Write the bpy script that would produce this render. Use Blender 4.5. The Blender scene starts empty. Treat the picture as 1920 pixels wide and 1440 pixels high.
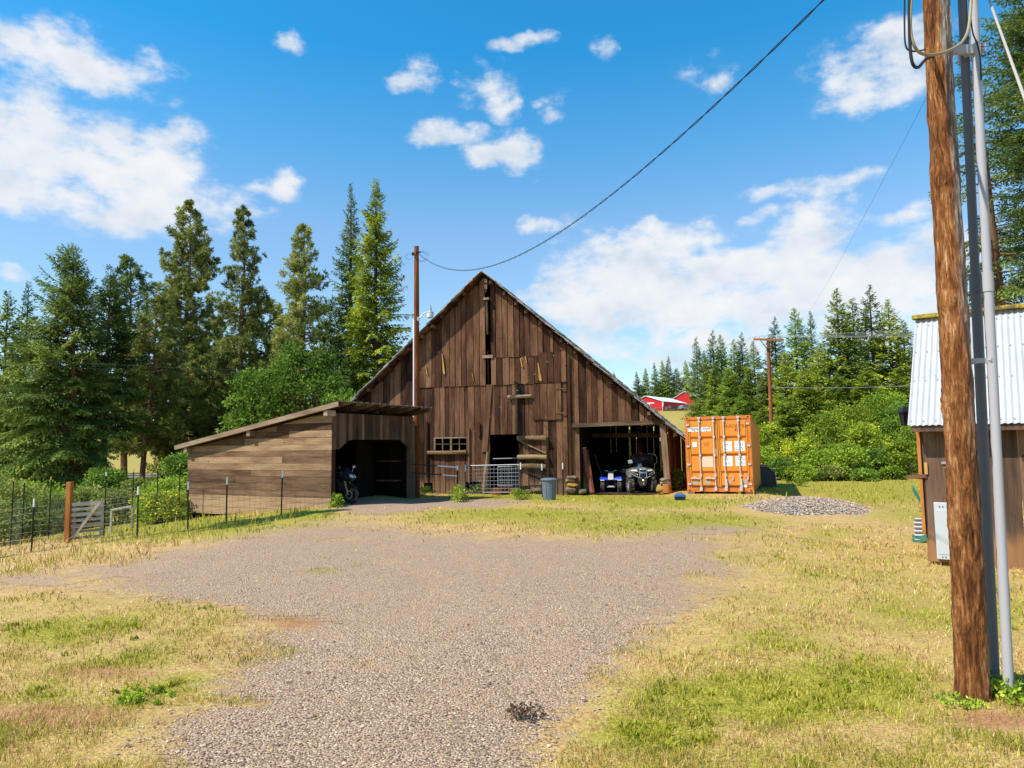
import bpy, bmesh, math, random
import numpy as np
from mathutils import Vector, Matrix
random.seed(7); RNG = np.random.default_rng(11)
S = bpy.context.scene
COL = S.collection
R = math.radians
# ------------------------------------------------------------------ camera
FPX, PITCH, ROLL, CAM = 1300.0, R(5.0), 0.013, np.array([0.0, 0.0, 1.8])
c_f = np.array([0, math.cos(PITCH), math.sin(PITCH)])
_u = np.array([0, -math.sin(PITCH), math.cos(PITCH)]); _r = np.array([1.0, 0, 0])
c_r = math.cos(ROLL)*_r - math.sin(ROLL)*_u
c_u = math.cos(ROLL)*_u + math.sin(ROLL)*_r
cam_d = bpy.data.cameras.new("camera"); cam = bpy.data.objects.new("camera", cam_d); COL.objects.link(cam)
cam_d.sensor_width = 36; cam_d.lens = 36*FPX/1920; cam_d.clip_start = 0.05; cam_d.clip_end = 3000
M = Matrix(((c_r[0], c_u[0], -c_f[0], CAM[0]), (c_r[1], c_u[1], -c_f[1], CAM[1]), (c_r[2], c_u[2], -c_f[2], CAM[2]), (0, 0, 0, 1)))
cam.matrix_world = M
S.camera = cam
# layout helpers: photo measurement -> a point in the world at a known distance / height
def ray(px, py): return c_f + (px-960)/FPX*c_r - (py-720)/FPX*c_u
def at(px, py, Y):
    d = ray(px, py); return CAM + d*(Y/d[1])
def onz(px, py, z=0.0):
    d = ray(px, py); return CAM + d*((z-CAM[2])/d[2])
def project(P):
    v = P - CAM; k = v @ c_f
    k = np.where(k > 0.3, k, 0.3)
    return 960+FPX*(v @ c_r)/k, 720-FPX*(v @ c_u)/k
# ------------------------------------------------------------------ sun, sky
SUN_L = np.array([0.564, 0.286, -0.774])          # direction the light travels
sun_d = bpy.data.lights.new("sun", 'SUN'); sun_d.energy = 5.0; sun_d.angle = R(0.5); sun_d.color = (1.0, 0.955, 0.88)
sun = bpy.data.objects.new("sun", sun_d); COL.objects.link(sun); sun.location = (-20, -10, 40)
sun.rotation_euler = Vector(SUN_L).to_track_quat('-Z', 'Y').to_euler()
W = bpy.data.worlds.new("World"); S.world = W; W.use_nodes = True
wt = W.node_tree; wt.nodes.clear()
def N(nt, typ, props=None, **ins):
    n = nt.nodes.new(typ)
    for k, v in (props or {}).items(): setattr(n, k, v)
    for k, v in ins.items():
        key = k[1:] if k.startswith('_') else k
        sock = n.inputs[int(key)] if key.isdigit() else n.inputs[key.replace('__', ' ')]
        if isinstance(v, bpy.types.NodeSocket): nt.links.new(v, sock)
        else: sock.default_value = v
    return n
def mth(nt, op, a, b=None, c=None, clamp=False):
    n = nt.nodes.new('ShaderNodeMath'); n.operation = op; n.use_clamp = clamp
    for i, v in enumerate((a, b, c)):
        if v is None: continue
        if isinstance(v, bpy.types.NodeSocket): nt.links.new(v, n.inputs[i])
        else: n.inputs[i].default_value = v
    return n.outputs[0]
def vmt(nt, op, a, b=None, c=None):
    n = nt.nodes.new('ShaderNodeVectorMath'); n.operation = op
    for i, v in enumerate((a, b, c)):
        if v is None: continue
        if isinstance(v, bpy.types.NodeSocket): nt.links.new(v, n.inputs[i])
        else: n.inputs[i].default_value = v
    return n.outputs['Value'] if op in ('DOT_PRODUCT', 'LENGTH', 'DISTANCE') else n.outputs['Vector']
def ramp(nt, fac, stops, interp='LINEAR'):
    n = nt.nodes.new('ShaderNodeValToRGB'); cr = n.color_ramp; cr.interpolation = interp
    while len(cr.elements) < len(stops): cr.elements.new(0.5)
    for e, (p, c) in zip(cr.elements, stops):
        e.position = p; e.color = (*c, 1) if len(c) == 3 else c
    nt.links.new(fac, n.inputs['Fac']); return n.outputs['Color']
def mixc(nt, fac, a, b, blend='MIX'):
    n = nt.nodes.new('ShaderNodeMix'); n.data_type = 'RGBA'; n.blend_type = blend
    for s, v in ((n.inputs[0], fac), (n.inputs[6], a), (n.inputs[7], b)):
        if isinstance(v, bpy.types.NodeSocket): nt.links.new(v, s)
        else: s.default_value = v if not isinstance(v, tuple) or len(v) == 4 else (*v, 1)
    return n.outputs[2]
def noise(nt, vec, scale, detail=4, rough=.55, out='Fac', dist=0.0):
    n = N(nt, 'ShaderNodeTexNoise', None, Vector=vec, Scale=scale, Detail=detail, Roughness=rough, Distortion=dist)
    return n.outputs[out]
sky = N(wt, 'ShaderNodeTexSky', dict(sky_type='NISHITA', sun_disc=False, sun_elevation=math.asin(0.774),
        sun_rotation=math.atan2(-SUN_L[0], -SUN_L[1]), air_density=1.0, dust_density=0.25, ozone_density=2.0))
tcw = N(wt, 'ShaderNodeTexCoord'); sx = N(wt, 'ShaderNodeSeparateXYZ', None, _0=tcw.outputs['Generated'])
az = mth(wt, 'ARCTAN2', sx.outputs[0], sx.outputs[1]); el = mth(wt, 'ARCSINE', sx.outputs[2])
# deep clear mountain blue overhead, paler toward the horizon
tint = ramp(wt, mth(wt, 'DIVIDE', el, 1.5708), [(.04, (1.0, 1.06, 1.05)), (.19, (.98, 1.22, 1.28)), (.26, (.55, 1.24, 1.42)), (.34, (.19, 1.18, 1.5)), (1, (.17, 1.05, 1.45))])
hs = mixc(wt, 1.0, sky.outputs[0], tint, 'MULTIPLY')
bg_sky = N(wt, 'ShaderNodeBackground', None, Color=hs, Strength=0.125)
ae = N(wt, 'ShaderNodeCombineXYZ', None, X=az, Y=mth(wt, 'MULTIPLY', el, 1.35), Z=0.0).outputs[0]
wob = N(wt, 'ShaderNodeTexNoise', None, Vector=ae, Scale=9.0, Detail=5.0, Roughness=.6).outputs['Color']
aw = vmt(wt, 'MULTIPLY_ADD', vmt(wt, 'SUBTRACT', wob, (.5, .5, .5)), (.085, .075, 0), ae)
# clouds: centre (azimuth, elevation) and radii measured from the photograph, as photo x, y, half width, half height, density
CLOUDS = [(160,125,110,42,1),(70,85,120,40,.9),(205,150,60,22,.8),(40,200,90,40,.85),(120,230,120,50,.8),(60,270,160,60,1.25),(180,290,130,60,1.25),(60,330,110,40,1.0),
 (290,310,95,55,1.2),(340,285,50,35,1.0),(220,365,130,40,1.1),(170,395,75,28,1.0),(260,400,100,38,1.1),(350,370,110,38,1.0),(420,375,60,30,.9),(470,385,60,22,.75),(530,350,32,28,.95),(480,350,40,14,.5),
 (550,92,42,18,.6),(265,118,30,22,.5),(775,148,48,30,.75),(915,160,62,44,.9),(930,205,42,28,.8),(1035,210,42,28,.75),(860,250,95,26,.9),(945,290,80,42,1.15),(1000,280,30,24,.8),
 (1000,84,75,16,.9),(1125,92,28,18,.7),(1340,110,60,24,.5),(1345,145,26,26,.6),(1650,120,95,55,1.0),(1690,95,80,45,1.2),(1620,180,60,28,.7),(1670,185,70,18,.6),
 (1560,345,75,20,.8),(1450,365,60,16,.75),(1010,430,40,16,.7),(1090,415,55,22,.6),(1130,480,100,55,.95),(1270,440,130,32,.9),(1400,410,45,16,.8),(1440,405,30,16,.8),(1490,400,30,18,.6),(1570,400,45,40,.7),(1520,450,70,45,1.0),
 (1100,560,130,60,1.2),(1200,520,160,70,1.25),(1350,510,160,50,1.15),(1500,520,170,60,1.2),(1640,520,140,60,1.2),(1250,590,220,40,1.1),(1460,570,200,60,1.1),(1620,590,180,50,1.0),(1180,640,130,40,.8),(1250,670,110,26,.7),(1330,640,120,34,.75),(1740,480,90,40,1.0),
 (5,505,22,10,.6),(1690,410,50,12,.45)]
dens = None
for (px, py, hw, hh, w) in CLOUDS:
    d = ray(px, py); d = d/np.linalg.norm(d); a0 = math.atan2(d[0], d[1]); e0 = math.asin(d[2])*1.35
    k = FPX/(1+((px-960)/FPX)**2)**.5
    if py > 420 and px > 1000: w += .22
    ia, ie = k/hw*.86, k/hh/1.35*.86
    v = vmt(wt, 'MULTIPLY_ADD', aw, (ia, ie, 0), (-a0*ia, -e0*ie, 0))
    val = mth(wt, 'MULTIPLY_ADD', vmt(wt, 'DOT_PRODUCT', v, v), -w, w)
    dens = val if dens is None else mth(wt, 'MAXIMUM', dens, val)
# scattered cumulus over the rest of the sky (behind and beside the view)
dens = mth(wt, 'MAXIMUM', dens, -1.0)
fb = noise(wt, vmt(wt, 'MULTIPLY', ae, (1, 1.25, 1)), 13.5, 9, .58); fb2 = noise(wt, ae, 34.0, 6, .6)
rest = mth(wt, 'MULTIPLY_ADD', noise(wt, ae, 3.0, 3), 4.0, -2.3)
far_az = mth(wt, 'GREATER_THAN', mth(wt, 'ABSOLUTE', az), 0.85)
dens = mth(wt, 'MAXIMUM', dens, mth(wt, 'MULTIPLY_ADD', far_az, 3.0, mth(wt, 'ADD', rest, -3.0)))
dd = mth(wt, 'MULTIPLY_ADD', mth(wt, 'ADD', fb, -.5), 3.6, dens)
dd = mth(wt, 'MULTIPLY_ADD', mth(wt, 'ADD', fb2, -.5), .75, dd)
cm = N(wt, 'ShaderNodeMapRange', dict(interpolation_type='SMOOTHERSTEP'), Value=dd, _1=-.02, _2=1.38, _3=0.0, _4=0.96).outputs[0]
aeu = vmt(wt, 'ADD', ae, (0, .035, 0))                     # density a little higher up decides how grey the base is
cs = mth(wt, 'MULTIPLY_ADD', mth(wt, 'SUBTRACT', noise(wt, aeu, 8.0, 4), noise(wt, ae, 8.0, 4)), 1.6, .5)
ccol = ramp(wt, cs, [(.25, (.98, .98, .99)), (.55, (.86, .90, .95)), (.85, (.66, .75, .86))])
bg_c = N(wt, 'ShaderNodeBackground', None, Color=ccol, Strength=0.76)
mx = N(wt, 'ShaderNodeMixShader', None, _0=cm, _1=bg_sky.outputs[0], _2=bg_c.outputs[0])
wo = N(wt, 'ShaderNodeOutputWorld', None, Surface=mx.outputs[0])
S.view_settings.view_transform = 'Standard'; S.view_settings.look = 'None'
S.view_settings.exposure = 0.34; S.view_settings.gamma = 1.0
S.render.engine = 'CYCLES'
S.cycles.max_bounces = 6; S.cycles.diffuse_bounces = 3; S.cycles.glossy_bounces = 2; S.cycles.transmission_bounces = 3
S.cycles.transparent_max_bounces = 8; S.cycles.caustics_reflective = False; S.cycles.caustics_refractive = False
S.cycles.use_denoising = True
S.cycles.use_adaptive_sampling = True
# ------------------------------------------------------------------ materials
def newmat(name):
    m = bpy.data.materials.new(name); m.use_nodes = True; nt = m.node_tree; nt.nodes.clear()
    out = nt.nodes.new('ShaderNodeOutputMaterial')
    b = nt.nodes.new('ShaderNodeBsdfPrincipled'); nt.links.new(b.outputs[0], out.inputs[0])
    return m, nt, b
def objco(nt): return N(nt, 'ShaderNodeTexCoord').outputs['Object']
def tone(nt): return N(nt, 'ShaderNodeAttribute', dict(attribute_name='tone')).outputs['Fac']
def setb(nt, b, col=None, rough=.8, metal=0, spec=.3, bump=None, bs=.3, bd=.02):
    for k, v in (('Base Color', col), ('Roughness', rough), ('Metallic', metal), ('Specular IOR Level', spec)):
        if v is None: continue
        if isinstance(v, bpy.types.NodeSocket): nt.links.new(v, b.inputs[k])
        else: b.inputs[k].default_value = (*v, 1) if isinstance(v, tuple) and len(v) == 3 else v
    if bump is not None:
        bn = N(nt, 'ShaderNodeBump', None, Strength=bs, Distance=bd, Height=bump); nt.links.new(bn.outputs[0], b.inputs['Normal'])
def wood(name, dark, mid, light, axis=2, sc=1.0, tonek=.5, bs=.5, lichen=None, wear=None):
    m, nt, b = newmat(name)
    t = tone(nt); co = vmt(nt, 'ADD', objco(nt), vmt(nt, 'SCALE', (7.3, 3.1, 5.7)))
    sv = nt.nodes.new('ShaderNodeVectorMath'); sv.operation = 'SCALE'; sv.inputs[0].default_value = (17.3, 13.1, 19.7); nt.links.new(t, sv.inputs['Scale'])
    co = vmt(nt, 'ADD', objco(nt), sv.outputs[0])
    st = [1.0, 1.0, 1.0]; st[axis] = .055
    g = noise(nt, vmt(nt, 'MULTIPLY', co, tuple(st)), 26*sc, 7, .62, dist=.6)
    st2 = [1.0, 1.0, 1.0]; st2[axis] = .25
    p = noise(nt, vmt(nt, 'MULTIPLY', co, tuple(st2)), 3.0*sc, 5, .6)
    fine = noise(nt, vmt(nt, 'MULTIPLY', co, tuple(st)), 90*sc, 3, .5)
    f = mth(nt, 'MULTIPLY_ADD', p, .75, mth(nt, 'MULTIPLY', g, .55))
    f = mth(nt, 'ADD', f, mth(nt, 'MULTIPLY_ADD', t, tonek, -.15-tonek/2))
    col = ramp(nt, f, [(.22, dark), (.5, mid), (.82, light)])
    col = mixc(nt, mth(nt, 'MULTIPLY', mth(nt, 'GREATER_THAN', fine, .62), .35), col, tuple(c*.35 for c in dark))
    kn = N(nt, 'ShaderNodeTexVoronoi', None, Vector=vmt(nt, 'MULTIPLY', co, tuple(1.0 if i != axis else .5 for i in range(3))), Scale=3.2*sc).outputs['Distance']
    col = mixc(nt, mth(nt, 'MULTIPLY', mth(nt, 'LESS_THAN', kn, .075), .7), col, tuple(c*.6 for c in dark))
    if wear:                                                # worn, splashed raw wood along the foot of the boards
        wz = mth(nt, 'MULTIPLY_ADD', mth(nt, 'ADD', p, -.5), .9, N(nt, 'ShaderNodeSeparateXYZ', None, _0=objco(nt)).outputs[2])
        wf = N(nt, 'ShaderNodeMapRange', dict(interpolation_type='SMOOTHSTEP'), Value=wz, _1=wear[1], _2=wear[1]-.35, _3=0.0, _4=.8).outputs[0]
        col = mixc(nt, wf, col, mixc(nt, g, tuple(c*.55 for c in wear[0]), tuple(c*1.35 for c in wear[0])))
    if lichen:
        ln = noise(nt, objco(nt), 5.0, 6, .65)
        col = mixc(nt, mth(nt, 'MULTIPLY', mth(nt, 'GREATER_THAN', ln, lichen[1]), .9), col, lichen[0])
    setb(nt, b, col, .88, 0, .15, mth(nt, 'ADD', g, mth(nt, 'MULTIPLY', fine, .5)), bs, .012)
    return m
def plain(name, col, rough=.6, metal=0, spec=.4, var=.25, vs=6.0, bump=.1, dirt=None, dthr=.62):
    m, nt, b = newmat(name); co = objco(nt)
    n = noise(nt, co, vs, 6, .6)
    c = mixc(nt, n, tuple(x*(1-var) for x in col), tuple(min(1, x*(1+var)) for x in col))
    if dirt:
        dn = noise(nt, co, vs*.7, 8, .7)
        c = mixc(nt, N(nt, 'ShaderNodeMapRange', None, Value=dn, _1=dthr-.04, _2=dthr+.06, _3=0., _4=.85).outputs[0], c, dirt)
    setb(nt, b, c, rough, metal, spec, noise(nt, co, vs*8, 3), bump, .004)
    return m
MAT = {}
MAT['barn'] = wood('barn_wood', (.022, .009, .005), (.098, .042, .021), (.25, .125, .066), 2, 1.0, .48, wear=((.20, .115, .062), .75))
MAT['inside_shade'] = wood('shaded_inside_wood', (.004, .003, .002), (.010, .006, .004), (.02, .013, .008), 2)  # wood for interiors, darkened so the indoor shade sits in its colour
MAT['red_board'] = wood('red_brown_board', (.05, .015, .006), (.20, .06, .02), (.38, .15, .06), 2, 1.0, .5)
MAT['beam'] = wood('weathered_beam', (.05, .03, .018), (.17, .105, .06), (.36, .25, .16), 0, 1.0, .4)
MAT['beamv'] = wood('weathered_post', (.05, .03, .018), (.17, .10, .06), (.36, .25, .16), 2, 1.0, .4)
MAT['lichen_log'] = wood('lichen_log', (.06, .04, .02), (.19, .12, .065), (.36, .25, .14), 0, 1.0, .3, .6, ((.40, .26, .04), .60))
MAT['plankh'] = wood('shed_plank', (.06, .032, .017), (.19, .105, .056), (.38, .24, .13), 0, 1.0, .7)
MAT['header'] = wood('header_board', (.035, .021, .013), (.10, .060, .036), (.21, .135, .085), 2, 1.0, .5)
MAT['fascia'] = wood('grey_fascia', (.10, .065, .04), (.26, .175, .11), (.45, .34, .24), 0, 1.0, .4)
MAT['rshed'] = wood('right_shed_board', (.042, .026, .018), (.115, .066, .042), (.24, .145, .085), 2, .8, .45, wear=((.34, .165, .07), .62))
MAT['gatewood'] = wood('grey_gate_wood', (.22, .17, .12), (.42, .35, .28), (.62, .55, .46), 0, 1.0, .4)
MAT['orange_wood'] = wood('orange_treated_wood', (.20, .065, .015), (.42, .155, .035), (.6, .28, .09), 2, 1.0, .3)
MAT['scar'] = wood('raw_split_wood', (.30, .16, .045), (.48, .28, .09), (.64, .42, .17), 2, 1.0, .2)
MAT['green_plank'] = wood('green_painted_plank', (.06, .09, .01), (.13, .19, .02), (.22, .28, .05), 2, 1.0, .3)
MAT['red_plank'] = wood('faded_red_plank', (.09, .022, .018), (.22, .06, .05), (.34, .14, .11), 2, 1.0, .3)
MAT['dark_pole'] = wood('brown_pole_wood', (.11, .03, .008), (.30, .09, .022), (.46, .19, .06), 2, .7, .3)
MAT['far_pole'] = wood('far_pole_wood', (.12, .035, .015), (.27, .085, .035), (.40, .16, .07), 2, .7, .3)
MAT['conduit_shade'] = plain('shaded_grey_conduit', (.15, .15, .155), .6, 0, .2, .08, 3, .03)  # rear conduit: same grey pipe with the pole's shade put into its colour
MAT['steel'] = plain('galvanised_steel', (.33, .33, .33), .5, .4, .5, .12, 20)
MAT['white_tip'] = plain('white_paint', (.8, .8, .78), .6, 0, .3, .05)
MAT['post_green'] = plain('dark_green_post', (.022, .032, .024), .7, 0, .2, .3)
MAT['wire'] = plain('fence_wire', (.20, .19, .18), .55, .4, .3, .1)
MAT['black'] = plain('black_plastic', (.014, .014, .015), .5, 0, .35, .2)
MAT['rubber'] = plain('dusty_rubber', (.045, .038, .033), .9, 0, .15, .35, 14, .4, (.22, .16, .11), .56)
MAT['cable'] = plain('cable_black', (.02, .02, .022), .6, 0, .2, .1)
MAT['bin'] = plain('grey_bin_plastic', (.125, .15, .175), .5, 0, .35, .15, 5)
MAT['conduit'] = plain('grey_conduit', (.40, .385, .385), .55, 0, .25, .06, 3, .03)
MAT['stone'] = plain('foundation_rock', (.21, .15, .10), .9, 0, .2, .45, 7, .6)
MAT['lichen_stone'] = plain('yellow_lichen_rock', (.36, .20, .03), .9, 0, .2, .5, 7, .6, (.25, .18, .12), .55)
MAT['glass_dark'] = plain('dark_glass', (.02, .022, .025), .15, 0, .5, .1)
MAT['lens'] = plain('lamp_lens', (.62, .62, .58), .25, 0, .5, .1)
MAT['galv'] = plain('lamp_metal', (.50, .52, .52), .4, .5, .5, .1)
def corrug(name, col, rust=None, axis=0, freq=0.076):
    m, nt, b = newmat(name); co = objco(nt)
    st = [.12, .12, .12]; st[axis] = 2.0
    n = noise(nt, co, 3, 6, .65); s = noise(nt, vmt(nt, 'MULTIPLY', co, tuple(st)), 3.0, 5, .7)
    c = mixc(nt, n, tuple(x*.78 for x in col), tuple(min(x*1.12, 1) for x in col))
    if rust: c = mixc(nt, N(nt, 'ShaderNodeMapRange', None, Value=s, _1=rust[1], _2=rust[1]+.05, _3=0., _4=.8).outputs[0], c, rust[0])
    setb(nt, b, c, .7, 0, .15, n, .08, .01); return m
MAT['roof_metal'] = corrug('galvanised_roof', (.47, .465, .455), ((.30, .16, .08), .62))
MAT['shed_roof'] = corrug('old_metal_roof', (.24, .20, .17), ((.15, .08, .05), .55))
MAT['shake'] = wood('shake_shingle', (.14, .125, .11), (.30, .285, .265), (.5, .48, .45), 0, .8, .5)
# ------------------------------------------------------------------ mesh builder
class MB:
    def __init__(s): s.v = []; s.f = []; s.t = []
    def add(s, vs, fs, tone=None):
        o = len(s.v); s.v += [tuple(map(float, p)) for p in vs]
        t = random.random() if tone is None else tone
        for f in fs: s.f.append(tuple(i+o for i in f)); s.t.append(t)
        return s
    def box(s, c, d, tone=None, rz=0.0):
        x, y, z = (q/2 for q in d); P = []
        for sx in (-1, 1):
            for sy in (-1, 1):
                for sz in (-1, 1):
                    a, b = sx*x, sy*y
                    P.append((c[0]+a*math.cos(rz)-b*math.sin(rz), c[1]+a*math.sin(rz)+b*math.cos(rz), c[2]+sz*z))
        return s.add(P, [(0,1,3,2),(4,6,7,5),(0,4,5,1),(2,3,7,6),(0,2,6,4),(1,5,7,3)], tone)
    def bx(s, x0, x1, y0, y1, z0, z1, tone=None): return s.box(((x0+x1)/2, (y0+y1)/2, (z0+z1)/2), (abs(x1-x0), abs(y1-y0), abs(z1-z0)), tone)
    def prism(s, poly, y0, y1, tone=None):                   # polygon in x,z extruded along y
        n = len(poly); P = [(x, y0, z) for x, z in poly]+[(x, y1, z) for x, z in poly]
        F = [tuple(range(n)), tuple(range(2*n-1, n-1, -1))]+[(i, n+i, n+(i+1) % n, (i+1) % n) for i in range(n)]
        return s.add(P, F, tone)
    def bar(s, p0, p1, w, h, tone=None, up=(0, 0, 1), w1=None, h1=None):
        p0, p1 = np.array(p0, float), np.array(p1, float); d = p1-p0; d /= np.linalg.norm(d)
        u = np.array(up, float)
        if abs(d @ u) > .98: u = np.array([0, 1.0, 0])
        a = np.cross(d, u); a /= np.linalg.norm(a); b = np.cross(a, d); P = []
        for q, ww, hh in ((p0, w, h), (p1, w1 or w, h1 or h)):
            for sa, sb in ((-1, -1), (1, -1), (1, 1), (-1, 1)): P.append(q+a*sa*ww/2+b*sb*hh/2)
        return s.add(P, [(3,2,1,0),(4,5,6,7)]+[(i, (i+1) % 4, 4+(i+1) % 4, 4+i) for i in range(4)], tone)
    def tube(s, path, r, n=8, tone=None, cap=True, jitter=0):
        path = [np.array(p, float) for p in path]; m = len(path)
        rr = r if hasattr(r, '__len__') else [r]*m; P = []; prev = None
        for i, p in enumerate(path):
            d = path[min(i+1, m-1)]-path[max(i-1, 0)]; d /= max(np.linalg.norm(d), 1e-9)
            if prev is None:
                u = np.array([0, 0, 1.0]) if abs(d[2]) < .9 else np.array([1.0, 0, 0])
            else: u = prev
            a = u-d*(u @ d); a /= np.linalg.norm(a); prev = a; b = np.cross(d, a)
            for k in range(n):
                th = 2*math.pi*k/n; q = rr[i]*(1+jitter*random.uniform(-1, 1)); P.append(p+a*math.cos(th)*q+b*math.sin(th)*q)
        F = [(i*n+k, i*n+(k+1) % n, (i+1)*n+(k+1) % n, (i+1)*n+k) for i in range(m-1) for k in range(n)]
        if cap: F += [tuple(range(n-1, -1, -1)), tuple((m-1)*n+k for k in range(n))]
        return s.add(P, F, tone)
    def lathe(s, prof, n=24, c=(0, 0, 0), axis=2, tone=None, closed=False):
        P = []; m = len(prof)
        for r, h in prof:
            for k in range(n):
                a = 2*math.pi*k/n; q = (r*math.cos(a), r*math.sin(a), h)
                q = q if axis == 2 else ((h, q[0], q[1]) if axis == 0 else (q[0], h, q[1]))
                P.append((q[0]+c[0], q[1]+c[1], q[2]+c[2]))
        F = [(i*n+k, i*n+(k+1) % n, (i+1)*n+(k+1) % n, (i+1)*n+k) for i in range(m-1) for k in range(n)]
        if closed: F += [((m-1)*n+k, (m-1)*n+(k+1) % n, (k+1) % n, k) for k in range(n)]
        else: F += [tuple(range(n-1, -1, -1)), tuple((m-1)*n+k for k in range(n))]
        return s.add(P, F, tone)
    def hull(s, pts, tone=None):
        bm = bmesh.new()
        for p in pts: bm.verts.new(p)
        r = bmesh.ops.convex_hull(bm, input=bm.verts); 
        bmesh.ops.delete(bm, geom=[g for g in r['geom_interior'] if isinstance(g, bmesh.types.BMVert)], context='VERTS')
        bm.verts.index_update(); V = [v.co[:] for v in bm.verts]; F = [[v.index for v in f.verts] for f in bm.faces]; bm.free()
        return s.add(V, F, tone)
    def blob(s, c, d, n=10, rough=.12, seed=0, tone=None):    # angular rock
        rg = random.Random(seed); P = []
        for _ in range(34):
            v = np.array([rg.gauss(0, 1) for _ in range(3)]); v /= np.linalg.norm(v); v = np.sign(v)*np.abs(v)**.62; q = 1+rg.uniform(-rough, rough)*1.3
            P.append((c[0]+d[0]/2*q*v[0], c[1]+d[1]/2*q*v[1], c[2]+d[2]/2*q*v[2]))
        return s.hull(P, tone)
    def xf(s, fn):
        s.v = [tuple(fn(p)) for p in s.v]; return s
    def build(s, name, mat, parent=None, smooth=False, bevel=0):
        me = bpy.data.meshes.new(name); me.from_pydata(s.v, [], s.f); 
        at_ = me.attributes.new('tone', 'FLOAT', 'FACE'); at_.data.foreach_set('value', np.array(s.t, 'f'))
        me.materials.append(MAT[mat] if isinstance(mat, str) else mat)
        if smooth: me.polygons.foreach_set('use_smooth', [True]*len(me.polygons))
        me.update(); bm = bmesh.new(); bm.from_mesh(me)
        bmesh.ops.recalc_face_normals(bm, faces=bm.faces)
        bm.to_mesh(me); bm.free()
        if smooth: me.set_sharp_from_angle(angle=R(40))
        o = bpy.data.objects.new(name, me); COL.objects.link(o)
        if parent is not None: o.parent = parent
        if bevel:
            md = o.modifiers.new('bevel', 'BEVEL'); md.width = bevel; md.segments = 2; md.limit_method = 'ANGLE'
        return o
def tag(o, label=None, cat=None, group=None, kind=None):
    for k, v in (('label', label), ('category', cat), ('group', group), ('kind', kind)):
        if v: o[k] = v
    return o
def thing(name, label, cat, loc=(0, 0, 0), rz=0.0, group=None):
    o = bpy.data.objects.new(name, None); COL.objects.link(o); o.location = tuple(map(float, loc)); o.rotation_euler = (0, 0, rz)
    o.empty_display_size = .2
    return tag(o, label, cat, group)
def copy_tree(o, parent=None):
    c = o.copy(); COL.objects.link(c); c.parent = parent
    for ch in list(o.children): copy_tree(ch, c)
    return c
def meshobj(name, V, F4, mat, parent=None, tones=None, smooth=False, F3=None):
    """fast numpy mesh: V (n,3), F4 (m,4) quads or F3 (m,3) triangles, tones per face"""
    F = F4 if F3 is None else F3; k = F.shape[1]
    me = bpy.data.meshes.new(name); me.vertices.add(len(V)); me.vertices.foreach_set('co', V.astype('f').ravel())
    me.loops.add(F.size); me.loops.foreach_set('vertex_index', F.astype('i').ravel())
    me.polygons.add(len(F)); me.polygons.foreach_set('loop_start', np.arange(0, F.size, k, dtype='i'))
    if smooth: me.polygons.foreach_set('use_smooth', np.ones(len(F), bool))
    if tones is not None:
        a = me.attributes.new('tone', 'FLOAT', 'FACE'); a.data.foreach_set('value', tones.astype('f'))
    me.materials.append(MAT[mat] if isinstance(mat, str) else mat); me.update(calc_edges=True)
    o = bpy.data.objects.new(name, me); COL.objects.link(o)
    if parent is not None: o.parent = parent
    return o
# ------------------------------------------------------------------ terrain
def ss(a, b, x):
    t = np.clip((x-a)/(b-a), 0, 1); return t*t*(3-2*t)
def vnoise(x, y, s, seed=0):
    x = np.asarray(x, float)/s; y = np.asarray(y, float)/s
    xi = np.floor(x).astype(np.int64); yi = np.floor(y).astype(np.int64); fx = x-xi; fy = y-yi
    fx = fx*fx*(3-2*fx); fy = fy*fy*(3-2*fy)
    def h(a, b):
        n = (a*374761393+b*668265263+seed*974711) & 0xffffffff
        n = ((n ^ (n >> 13))*1274126177) & 0xffffffff
        return ((n ^ (n >> 16)) & 0xffff)/65535.0
    return (h(xi, yi)*(1-fx)+h(xi+1, yi)*fx)*(1-fy)+(h(xi, yi+1)*(1-fx)+h(xi+1, yi+1)*fx)*fy
def fbm(x, y, s, seed=0, o=4):
    return sum(vnoise(x, y, s/2**i, seed+i)*.5**i for i in range(o))/sum(.5**i for i in range(o))
def zt(x, y):
    x = np.asarray(x, float); y = np.asarray(y, float)
    z = -.1*np.clip(-x-5.3, 0, 11)*ss(4, 12, y)*(1-ss(46, 58, y)*.55)
    z = z+5.0*ss(60, 170, y)*ss(5, -20, x)
    z = z+12.0*ss(42, 235, y)*ss(-12, 16, x)+.035*np.clip(y-235, 0, 500)
    z = z-.22*ss(8.8, 11.5, x)*ss(15, 22, y)*(1-ss(60, 100, y))
    z = z-.17*ss(21, 27, y)*(1-ss(45, 70, y))*ss(-5, -3, x)*(1-.75*ss(5.2, 6.4, x)*(1-ss(8.6, 9.6, x)))
    z = z+(fbm(x, y, 2.5, 3)-.5)*.09*ss(3, 7, y)+(fbm(x, y, .6, 9, 2)-.5)*.03
    return z
def gpt(px, py, dz=0.0):
    """the spot of ground seen at a measured photo point"""
    z = 0.0
    for _ in range(12):
        P = onz(px, py, z); z = .5*z+.5*float(zt(P[0], P[1]))
    P[2] = float(zt(P[0], P[1]))+dz; return P
def gz(x, y): return float(zt(x, y))
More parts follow.
